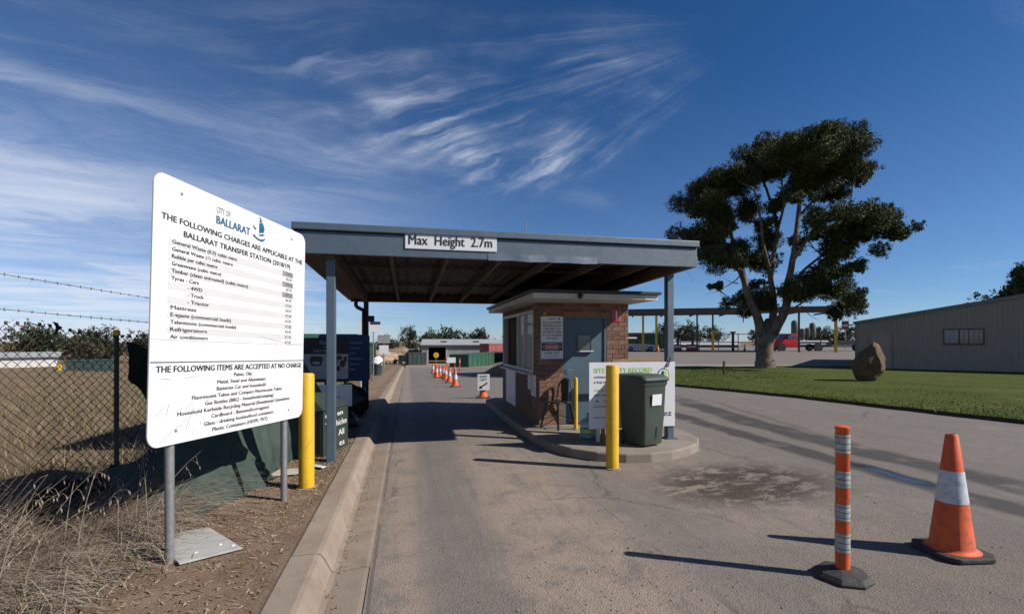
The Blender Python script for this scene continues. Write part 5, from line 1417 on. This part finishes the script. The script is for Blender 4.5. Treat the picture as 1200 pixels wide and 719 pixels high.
def branch_path(a, b_, sag=.12, n=6, seed=0):
    a, b_ = Vector(a), Vector(b_); L_ = (b_ - a).length; pts = []
    for k in range(n + 1):
        u = k / n; p = a.lerp(b_, u)
        p.z += -sag * L_ * math.sin(math.pi * u) * .5
        w = math.sin(math.pi * u) * L_ * .07
        p += Vector((mnoise.noise(Vector((u * 3, seed, 0))), mnoise.noise(Vector((u * 3, seed, 7))), 0)) * w * 2
        pts.append(p)
    return pts

# the old gum: limbs and foliage pads set out in its own frame (u across, d depth, z up)
TB = Vector((21.05, 25.3, .05)); TD = Vector((.639, .769, 0)).normalized(); TU = Vector((TD.y, -TD.x, 0))
gum = thing('gum_tree', 'tall spreading gum tree with pale forked trunk on the lawn', 'tree', TB)
K = .0208
def gp_(zx, zy, d=0.0):
    k_ = 1 + d / 33
    p = TU * ((zx - 296) * .0182 * k_) + TD * d; return Vector((p.x, p.y, (702 - zy) * .0215 * k_))
limbs = {
 'trunk': ([(297, 714, 0), (296, 692, 0), (295, 660, 0), (297, 625, .05), (303, 592, .1), (308, 565, .2)], [.72, .56, .47, .44, .36, .16]),
 'l': ([(293, 632, 0), (272, 560, -.2), (245, 490, -.4), (225, 420, -.3), (200, 350, .2), (180, 280, .6), (150, 220, .8)], [.36, .25, .20, .16, .12, .08, .05]),
 'lm': ([(262, 540, -.2), (240, 480, .8), (205, 400, 1.5), (160, 350, 1.8), (110, 320, 1.6)], [.22, .17, .13, .09, .05]),
 'm': ([(300, 622, .2), (322, 540, .6), (312, 460, .9), (325, 380, 1.2), (330, 300, 1.2), (300, 200, 1.0), (270, 150, .8)], [.30, .20, .16, .13, .10, .07, .04]),
 'm2': ([(314, 450, .9), (290, 350, -.3), (278, 260, -.8), (262, 200, -1.0), (215, 165, -1.2)], [.17, .13, .10, .07, .04]),
 'r': ([(302, 628, 0), (345, 560, -.3), (362, 480, -.6), (372, 420, -.8), (385, 340, -.6), (392, 260, -.3), (400, 190, 0), (430, 130, .3)], [.36, .25, .20, .17, .14, .11, .08, .04]),
 'r2': ([(378, 400, -.8), (420, 340, -1.2), (470, 300, -1.5), (540, 300, -1.2), (610, 320, -.8)], [.17, .13, .10, .07, .03]),
 'r3': ([(360, 500, -.6), (400, 440, .6), (460, 400, 1.4), (520, 380, 1.6)], [.16, .12, .08, .04]),
 'r4': ([(390, 290, -.4), (440, 240, .6), (490, 190, 1.2), (520, 150, 1.4)], [.12, .09, .06, .03]),
 'r5': ([(346, 556, -.3), (400, 520, -1.6), (450, 500, -1.8), (495, 515, -1.4), (515, 530, -1.0)], [.09, .07, .05, .035, .02]),
 'l2': ([(258, 525, -.3), (235, 540, -1.2), (230, 570, -1.5)], [.12, .07, .03]),
 'm3': ([(330, 330, 1.2), (350, 250, .2), (345, 180, -.6), (350, 130, -.8)], [.12, .09, .06, .03]),
}
tm = MB(); limb_pts = []
def subdiv(pts, rad, k=4):
    P, Rr = [], []
    n = len(pts)
    for i in range(n - 1):
        p0, p1, p2, p3 = pts[max(i - 1, 0)], pts[i], pts[i + 1], pts[min(i + 2, n - 1)]
        for q in range(k):
            u = q / k
            P.append(.5 * ((2 * p1) + (p2 - p0) * u + (2 * p0 - 5 * p1 + 4 * p2 - p3) * u * u + (3 * p1 - p0 - 3 * p2 + p3) * u ** 3)); Rr.append(rad[i] + (rad[i + 1] - rad[i]) * u)
    P.append(pts[-1]); Rr.append(rad[-1]); return P, Rr
for nm, (pts, rad) in limbs.items():
    P, Rr = subdiv([gp_(*p) for p in pts], rad)
    if nm == 'trunk': Rr = [r_ * (1 + .04 * math.sin(i * 1.7)) for i, r_ in enumerate(Rr)]
    P = [p + Vector((mnoise.noise(p * .9), mnoise.noise(p * .9 + Vector((5, 0, 0))), 0)) * min(r_, .12) for p, r_ in zip(P, Rr)]
    tm.tube(P, Rr if nm in ('trunk', 'l', 'm', 'r') else [r_ * .7 for r_ in Rr], 12); limb_pts += list(zip(P, Rr))
pads = [(430,110,70),(495,95,50),(520,160,52),(345,128,66),(265,125,50),(200,172,52),(110,188,58),(82,235,34),(150,232,58),(222,262,46),(110,310,52),(76,322,34),(170,306,48),(160,392,52),(226,372,40),(296,362,50),(300,408,42),(400,165,60),(452,190,60),(532,202,36),(322,252,30),(480,290,46),(540,298,48),(600,312,46),(640,350,32),(524,388,48),(476,340,38),(548,432,26),(416,358,32),(430,470,58),(500,500,52),(530,545,38),(372,490,38),(240,512,44),(288,518,36),(420,78,46),(470,72,44),(300,108,46),(250,160,46),(575,322,44),(620,330,40),(655,345,24),(505,130,50),(540,175,38),(225,150,46),(155,172,46),(455,110,56),(385,100,48),(152,460,17),(300,300,26),(395,120,60),(455,140,60),(480,240,40),(390,225,26),(140,270,40),(130,350,38),(560,350,34),(465,440,44),(545,500,30),(270,480,30),(60,310,24),(575,290,34)]
rp = random.Random(21)
cen, radi, per = [], [], []
tw = MB()
for i, (zx, zy, r_) in enumerate(pads):
    span = math.sqrt(max(0, 1 - ((zx - 350) / 330) ** 2)) * 4.0
    d = rp.uniform(-.85, .85) * span
    c_ = gp_(zx, zy, d); rm = r_ * .0203
    for q in range(7):
        off = Vector((rp.gauss(0, 1), rp.gauss(0, 1), rp.gauss(0, .55))) * rm * .55
        cen.append(tuple(c_ + off)); radi.append(rm * rp.uniform(.46, .72)); per.append(int(1450 * max(.35, rm * rm)))
    # twigs reaching into the pad
    near = sorted(limb_pts, key=lambda t_: (t_[0] - c_).length + .25 * max(0, t_[0].z - c_.z) * 3)[:1]
    for (p, pr) in near:
        path = branch_path(p, c_, .10, 6, i); r0 = min(pr * .6, .085)
        tw.tube(path, [r0 + (.012 - r0) * k / 6 for k in range(7)], 6)
        for q in range(4):
            s_ = path[3 + q % 3]; e_ = c_ + Vector((rp.uniform(-1, 1), rp.uniform(-1, 1), rp.uniform(-.5, .9))) * rm * .8
            tw.tube(branch_path(s_, e_, .15, 4, i * 7 + q), [.022, .018, .014, .010, .006], 4)
for zx, zy, ex2, ey2 in ((220, 440, 110, 485), (215, 460, 170, 440), (470, 505, 540, 575), (400, 530, 450, 570), (200, 350, 70, 275)):
    tw.tube(branch_path(gp_(zx, zy, -.4), gp_(ex2, ey2, -.8), .2, 7, zx), [.04, .034, .028, .022, .016, .012, .008, .005], 5)
tm.build('trunk', 'bark', gum, smooth=True)
tw.build('branches', 'bark', gum, smooth=True)['kind'] = 'stuff'
fast_mesh('crown', leaf_cloud(cen, radi, per, .12, 5), 4, 'leaf', gum)

def far_tree(label, loc, h_, w, seed, material='leaf_far', trunk=.25, group=None, n=900, name='far_tree', round_=.5):
    rg = random.Random(seed)
    o = thing(name, label, 'tree', loc, 0, group)
    tb = MB(); tb.tube([(0, 0, -.3), (.02 * h_, 0, h_ * .3), (-.01 * h_, .02 * h_, h_ * .7)], [.035 * h_, .026 * h_, .01 * h_], 7)
    cs_, rs2, pr_ = [], [], []
    for k in range(16):
        a = rg.uniform(0, 6.28); v = rg.uniform(0, 1); z = h_ * (trunk + (1 - trunk) * v) * .94
        rad_ = w * .5 * math.sqrt(max(.05, 1 - (2 * v - 1 + (.5 - round_)) ** 2)) * rg.uniform(.2, .85)
        c_ = (rad_ * math.cos(a), rad_ * math.sin(a), z); cs_.append(c_); rs2.append(w * rg.uniform(.17, .30)); pr_.append(n // 5)
        tb.tube([(0, 0, min(z * .7, h_ * .62)), (c_[0] * .6, c_[1] * .6, z * .9), c_], [.012 * h_, .008 * h_, .003 * h_], 4)
    tb.build('trunk', 'bark_dark', o)
    fast_mesh('crown', leaf_cloud(cs_, rs2, pr_, max(.14, w * .065), seed, .85), 4, material, o)
    return o
def zt(x, y): return H(x, y) - .2
far_tree('tall dark tree behind the far skips and rubble', (.2, 112, zt(0, 112)), 7.4, 5.2, 31, n=1800)
far_tree('spreading low tree beside the tall dark tree behind the rubble', (4.8, 116, zt(4.8, 116)), 5.6, 6.5, 32, n=1600)
far_tree('broad low tree rising over the left end of the shed roof', (10, 125, zt(10, 125)), 6.6, 10, 33, n=1800)
far_tree('bushy tree just right of the broad one over the shed roof', (16.2, 124, zt(16, 124)), 5.8, 8, 34, n=1500)
far_tree('rounded tree rising clear above the shed roof', (17.8, 120, zt(17.8, 120)), 6.9, 5.4, 35, n=1800)
far_tree('small tree behind the red containers', (27, 122, zt(27, 122)), 5.0, 6, 36)
far_tree('grey green tree over the left verge signs', (-5.2, 108, zt(-5.2, 108)), 5.6, 6, 37, n=1400)
far_tree('small round tree next to the grey green one', (-9.5, 104, zt(-9.5, 104)), 4.6, 5, 38)
pad_t = [(-96, 128, 7.2, 10, 'leaf_far'), (-84, 132, 6.6, 12, 'leaf_far'), (-75, 138, 6.4, 12, 'leaf_far'), (-63, 112, 4.8, 8, 'leaf_rust'), (-52, 112, 5.0, 9, 'leaf_rust'), (-43, 110, 4.8, 9, 'leaf_rust'), (-35, 112, 4.6, 8, 'leaf_far'), (-26, 114, 4.4, 8, 'leaf_far'), (-104, 120, 6.6, 9, 'leaf_far')]
ptl = ['broad dark tree behind the white farm shed, end of its row', 'rounded dark tree second in the row behind the farm shed', 'wide dark tree third in the row behind the farm shed', 'russet brown bush at the end of the white farm shed', 'russet tree between the farm shed and green container', 'russet tree rising behind the green paddock container', 'green tree just past the green paddock container', 'small green tree past the paddock container towards the road', 'dark tree by the outer end of the farm shed']
for i, ((x, y, h_, w, mm), lab) in enumerate(zip(pad_t, ptl)): far_tree(lab, (x, y, zt(x, y)), h_, w, 50 + i, mm, .15, n=1300)
rt = [(58, 101, 5.2, 7), (63, 99, 4.6, 6), (74, 118, 5.6, 8), (110, 136, 5.4, 7), (124, 128, 5.2, 8), (132, 124, 4.9, 9), (88, 128, 5.0, 8), (104, 104, 4.2, 6)]
rtl = ['dark tree behind the weighbridge beside the gum trunk', 'smaller dark tree next to the one behind the weighbridge', 'tree far behind the dark white-roofed warehouse', 'tree seen beyond the silos', 'low tree beyond the trailer, over the pale warehouse', 'wide low tree farthest along behind the pale warehouse', 'tree far back between warehouse and silos', 'low bush behind the pale warehouse end']
for i, ((x, y, h_, w), lab) in enumerate(zip(rt, rtl)): far_tree(lab, (x, y, .3), h_, w, 80 + i, n=1000)
far_tree('tall dark tree behind the taupe shed roof', (56.2, 33.6, .3), 8.4, 3.9, 95, 'leaf', .45, n=5200)
far_tree('low pale tree just showing over the taupe shed roof', (59.7, 38.3, .3), 6.1, 5.0, 96, n=1600)

# ------------------------------------------------------------------ ground cover
def blades(name, pts, heights, width, lean, material, seed, segs=1, curl=.35):
    rg = np.random.default_rng(seed); n = len(pts); pts = np.asarray(pts)
    a = rg.random(n) * 6.283; ld = rg.random(n) * 6.283
    lv = lean * (.3 + rg.random(n)) * heights
    tip = pts + np.stack([np.cos(ld) * lv, np.sin(ld) * lv, heights], 1)
    side = np.stack([np.cos(a), np.sin(a), np.zeros(n)], 1) * (width * (.5 + rg.random(n)))[:, None]
    if segs == 1:
        q = np.stack([pts - side, pts + side, tip], 1); return fast_mesh(name, q, 3, material)
    out = []
    def at(u):
        p = pts + (tip - pts) * u; off = curl * lv * (u ** 2); sg = np.stack([np.cos(ld) * off, np.sin(ld) * off, -off * .8], 1); return p + sg
    for k in range(segs):
        u0, u1 = k / segs, (k + 1) / segs; p0, p1 = at(u0), at(u1); w0, w1 = (1 - u0 * .8), (1 - u1 * .8)
        out.append(np.stack([p0 - side * w0, p0 + side * w0, p1 + side * w1, p1 - side * w1], 1))
    return fast_mesh(name, np.concatenate(out), 4, material)

def inside(poly, x, y):
    r_ = False; n = len(poly); j_ = n - 1
    for i in range(n):
        xi, yi = poly[i]; xj, yj = poly[j_]
        if (yi > y) != (yj > y) and x < (xj - xi) * (y - yi) / (yj - yi) + xi: r_ = not r_
        j_ = i
    return r_
rq = random.Random(4)
pts = []
while len(pts) < 110000:
    x = 9.3 + 33 * rq.random() ** 1.5; y = rq.uniform(-1, 27.3)
    if not inside(lawn_poly, x, y): continue
    if mnoise.noise(Vector((x * .55, y * .55, 4))) + .5 * mnoise.noise(Vector((x * 1.7, y * 1.7, 9))) < rq.uniform(-.75, -.05): continue
    pts.append((x, y, H(x, y) + .08))
pts = np.array(pts)
hh = .018 + .030 * rng.random(len(pts)); hh *= .55 + .9 * (np.sin(pts[:, 0] * 1.3) * np.cos(pts[:, 1] * 1.1) * .5 + .5)
stuff(blades('lawn_grass', pts, hh, .010, .8, 'grass', 2), 'short green mown grass covering the lawn', 'grass')
# ragged tufts along the lawn edge
pts = []
for (x, y) in wob_poly(lawn_poly[:8], .02, .035):
    if rq.random() < .7: pts.append((x + rq.uniform(-.05, .06), y + rq.uniform(-.04, .04), H(x, y) + .06))
stuff(blades('edge_grass', np.array(pts), .06 + .07 * rng.random(len(pts)), .010, .8, 'grass', 3), 'ragged grass along the cut edge of the lawn', 'grass')
# paddock grass
pts = []
while len(pts) < 60000:
    y = rq.uniform(1, 48); x = min(fence_x(min(y, 12)), -2.75 if y > 8 else 9) - .15 - 34 * rq.random() ** 2.0 * (.25 + y / 40)
    if x < -60: continue
    pts.append((x, y, field_z(x, y) - .01))
pts = np.array(pts)
dist = np.hypot(pts[:, 0], pts[:, 1])
stuff(blades('dry_grass', pts, (.08 + .20 * rng.random(len(pts))), .006, .9, 'field_straw', 6), 'dry straw coloured grass growing over the paddock', 'grass')
sel = rng.random(len(pts)) < .25
p2 = pts[sel] + rng.normal(size=(sel.sum(), 3)) * np.array([.2, .2, 0])
stuff(blades('green_grass', p2, .08 + .12 * rng.random(len(p2)), .006, .7, 'green_weed', 8), 'sparse green grass among the dry paddock grass', 'grass')
# matted straw lying along the fence foot
tb_ = MB(); nx, ny = 34, 110
for j_ in range(ny + 1):
    y = 1.9 + 3.3 * j_ / ny
    for i in range(nx + 1):
        u = i / nx; x = fence_x(y) - .25 + u * (1.30 - .22 * max(0, y - 3.4))
        e_ = math.sin(math.pi * min(1, u * 1.02)) ** .6 * sm(5.2, 4.5, y)
        hh_ = e_ * (.10 + .06 * mnoise.noise(Vector((x * 4, y * 4, 0))) + .035 * mnoise.noise(Vector((x * 13, y * 13, 2))) + .018 * mnoise.noise(Vector((x * 40, y * 40, 5))))
        tb_.v.append((x, y, .075 + hh_))
for j_ in range(ny):
    for i in range(nx): a = j_ * (nx + 1) + i; tb_.f.append((a, a + 1, a + nx + 2, a + nx + 1))
stuff(tb_.build('straw_mat', 'thatch', smooth=True), 'flattened mat of dead straw along the fence foot', 'straw')
# tall dead weeds along the fence foot
pts = []
while len(pts) < 13500:
    y = rq.uniform(2.2, 5.2); x = fence_x(y) + abs(rq.gauss(0, .42)) - .12
    lim = -1.62 - .30 * max(0, y - 3.6)
    if x > lim + rq.uniform(-.2, .15): continue
    pts.append((x, y, .11))
pts = np.array(pts); near_f = np.clip(1 - (pts[:, 0] - (-2.42 - .29 * (4.77 - pts[:, 1]))) / 1.35, .2, 1)
stuff(blades('dead_weeds', pts, (.10 + .48 * rng.random(len(pts)) ** 1.5) * near_f + .03, .0050, .95, 'straw', 9, 5, .9), 'matted dead straw weeds along the foot of the fence', 'weeds')
sel = rng.random(len(pts)) < .55
stuff(blades('dead_stalks', pts[sel] + np.array([.02, .01, 0]), ((.15 + .55 * rng.random(sel.sum()) ** 1.3) * near_f[sel] + .04), .0034, .8, 'straw_dk', 10, 4, .7), 'brown leaning dead stalks among the fence weeds', 'weeds')
sel = rng.random(len(pts)) < .20
stuff(blades('green_weeds', pts[sel] + np.array([.05, .03, 0]), .05 + .14 * rng.random(sel.sum()), .004, .8, 'green_weed', 12, 3, .5), 'small green weeds among the dead stalks', 'weeds')
# tall oat stalks with drooping heads in front of the board
ws = MB(); rw_ = random.Random(17)
for k in range(20):
    y = rw_.uniform(2.9, 4.4); x = fence_x(y) + rw_.uniform(.05, .75); h_ = rw_.uniform(.45, .95)
    lx, ly = rw_.uniform(-.05, .42), rw_.uniform(-.25, .3)
    path = [Vector((x + lx * u ** 1.8, y + ly * u ** 1.8, .09 + h_ * (u - .12 * u ** 3))) for u in [i / 7 for i in range(8)]]
    ws.tube(path, [.0026, .0024, .0022, .002, .0017, .0014, .0011, .0008], 4, cap=False)
    for q in range(rw_.randint(3, 8)):
        p = path[-1].lerp(path[-3], rw_.random()); e_ = p + Vector((rw_.uniform(-.05, .07), rw_.uniform(-.05, .05), -rw_.uniform(.0, .05)))
        ws.tube([p, p.lerp(e_, .5) + Vector((0, 0, .012)), e_], .0007, 3, cap=False)
        ws.tube([e_, e_ + Vector((.003, 0, -.012)), e_ + Vector((.004, 0, -.028))], [.001, .004, .0006], 4, cap=False)
stuff(ws.build('oat_stalks', 'straw'), 'tall dry oat stalks with drooping seed heads before the board', 'weeds')
# verge tufts and litter
pts = []
for k in range(1500):
    y = rq.uniform(2.5, 30); x = rq.uniform(-1.75, -.9) if y < 9 else rq.uniform(-2.6, -.95)
    if mnoise.noise(Vector((x * 2.2, y * 1.5, 2))) < .12: continue
    pts.append((x, y, verge_z(x, y)))
pts = np.array(pts)
stuff(blades('verge_grass', pts, .02 + .06 * rng.random(len(pts)), .004, 1.0, 'green_weed', 13, 2, .5), 'thin green grass scattered on the dirt verge', 'grass')
lt = MB()
for k in range(5200):
    y = rq.uniform(2.0, 9); x = rq.uniform(fence_x(y) + .3, -.86); z = verge_z(x, y) + .004
    a = rq.uniform(0, 6.28); l_ = rq.uniform(.012, .055); w = rq.uniform(.0015, .006)
    dx2, dy2 = math.cos(a) * l_, math.sin(a) * l_; ex2, ey2 = -math.sin(a) * w, math.cos(a) * w
    lt.add([(x - ex2, y - ey2, z), (x + dx2 - ex2, y + dy2 - ey2, z + rq.uniform(0, .012)), (x + dx2 + ex2, y + dy2 + ey2, z + rq.uniform(0, .012)), (x + ex2, y + ey2, z)], [(0, 1, 2, 3)])
stuff(lt.build('leaf_litter', 'leaf_litter'), 'dry twigs and leaf litter strewn on the verge', 'litter')
gt = MB()
for k in range(650):
    r0 = rq.random()
    if r0 < .30: y = rq.uniform(2.0, 8); x = rq.gauss(-.47, .035)
    elif r0 < .60: y = abs(rq.gauss(0, 1.5)) + 2.3; x = rq.gauss(1.3, .55)
    elif r0 < .82: y = rq.gauss(4.9, .5); x = rq.gauss(3.8, .55)
    else: y = rq.uniform(2, 9); x = rq.uniform(0, 6)
    if x < -.55: continue
    if 1.9 < x < 4.75 and y > 5.9: continue
    s_ = rq.uniform(.003, .011) * (1.3 if rq.random() < .08 else 1)
    c_ = Vector((x, y, H(x, y) + s_ * .3))
    vv = [c_ + Vector((math.cos(i * 2.1 + k) * s_, math.sin(i * 2.1 + k) * s_, -s_ * .3)) for i in range(3)] + [c_ + Vector((rq.uniform(-.3, .3) * s_, 0, s_ * .8))]
    gt.add(vv, [(0, 1, 3), (1, 2, 3), (2, 0, 3), (2, 1, 0)])
stuff(gt.build('loose_grit', 'stone'), 'loose grit and small stones scattered on the asphalt', 'grit')
lw = MB()
for k in range(260):
    r0 = rq.random()
    if r0 < .5: y = rq.uniform(2.0, 8); x = rq.gauss(-.46, .04)
    else: y = abs(rq.gauss(0, 1.3)) + 2.4; x = rq.gauss(1.25, .45)
    a = rq.uniform(0, 6.28); l_ = rq.uniform(.008, .03); w = rq.uniform(.002, .007); z = H(x, y) + .009
    if x < -.52: continue
    dx2, dy2 = math.cos(a) * l_, math.sin(a) * l_; ex2, ey2 = -math.sin(a) * w, math.cos(a) * w
    lw.add([(x - ex2, y - ey2, z), (x + dx2, y + dy2, z + .006), (x + ex2, y + ey2, z + .003)], [(0, 1, 2)])
stuff(lw.build('road_litter', 'leaf_litter'), 'brown bark and leaf scraps lying on the road and channel', 'litter')
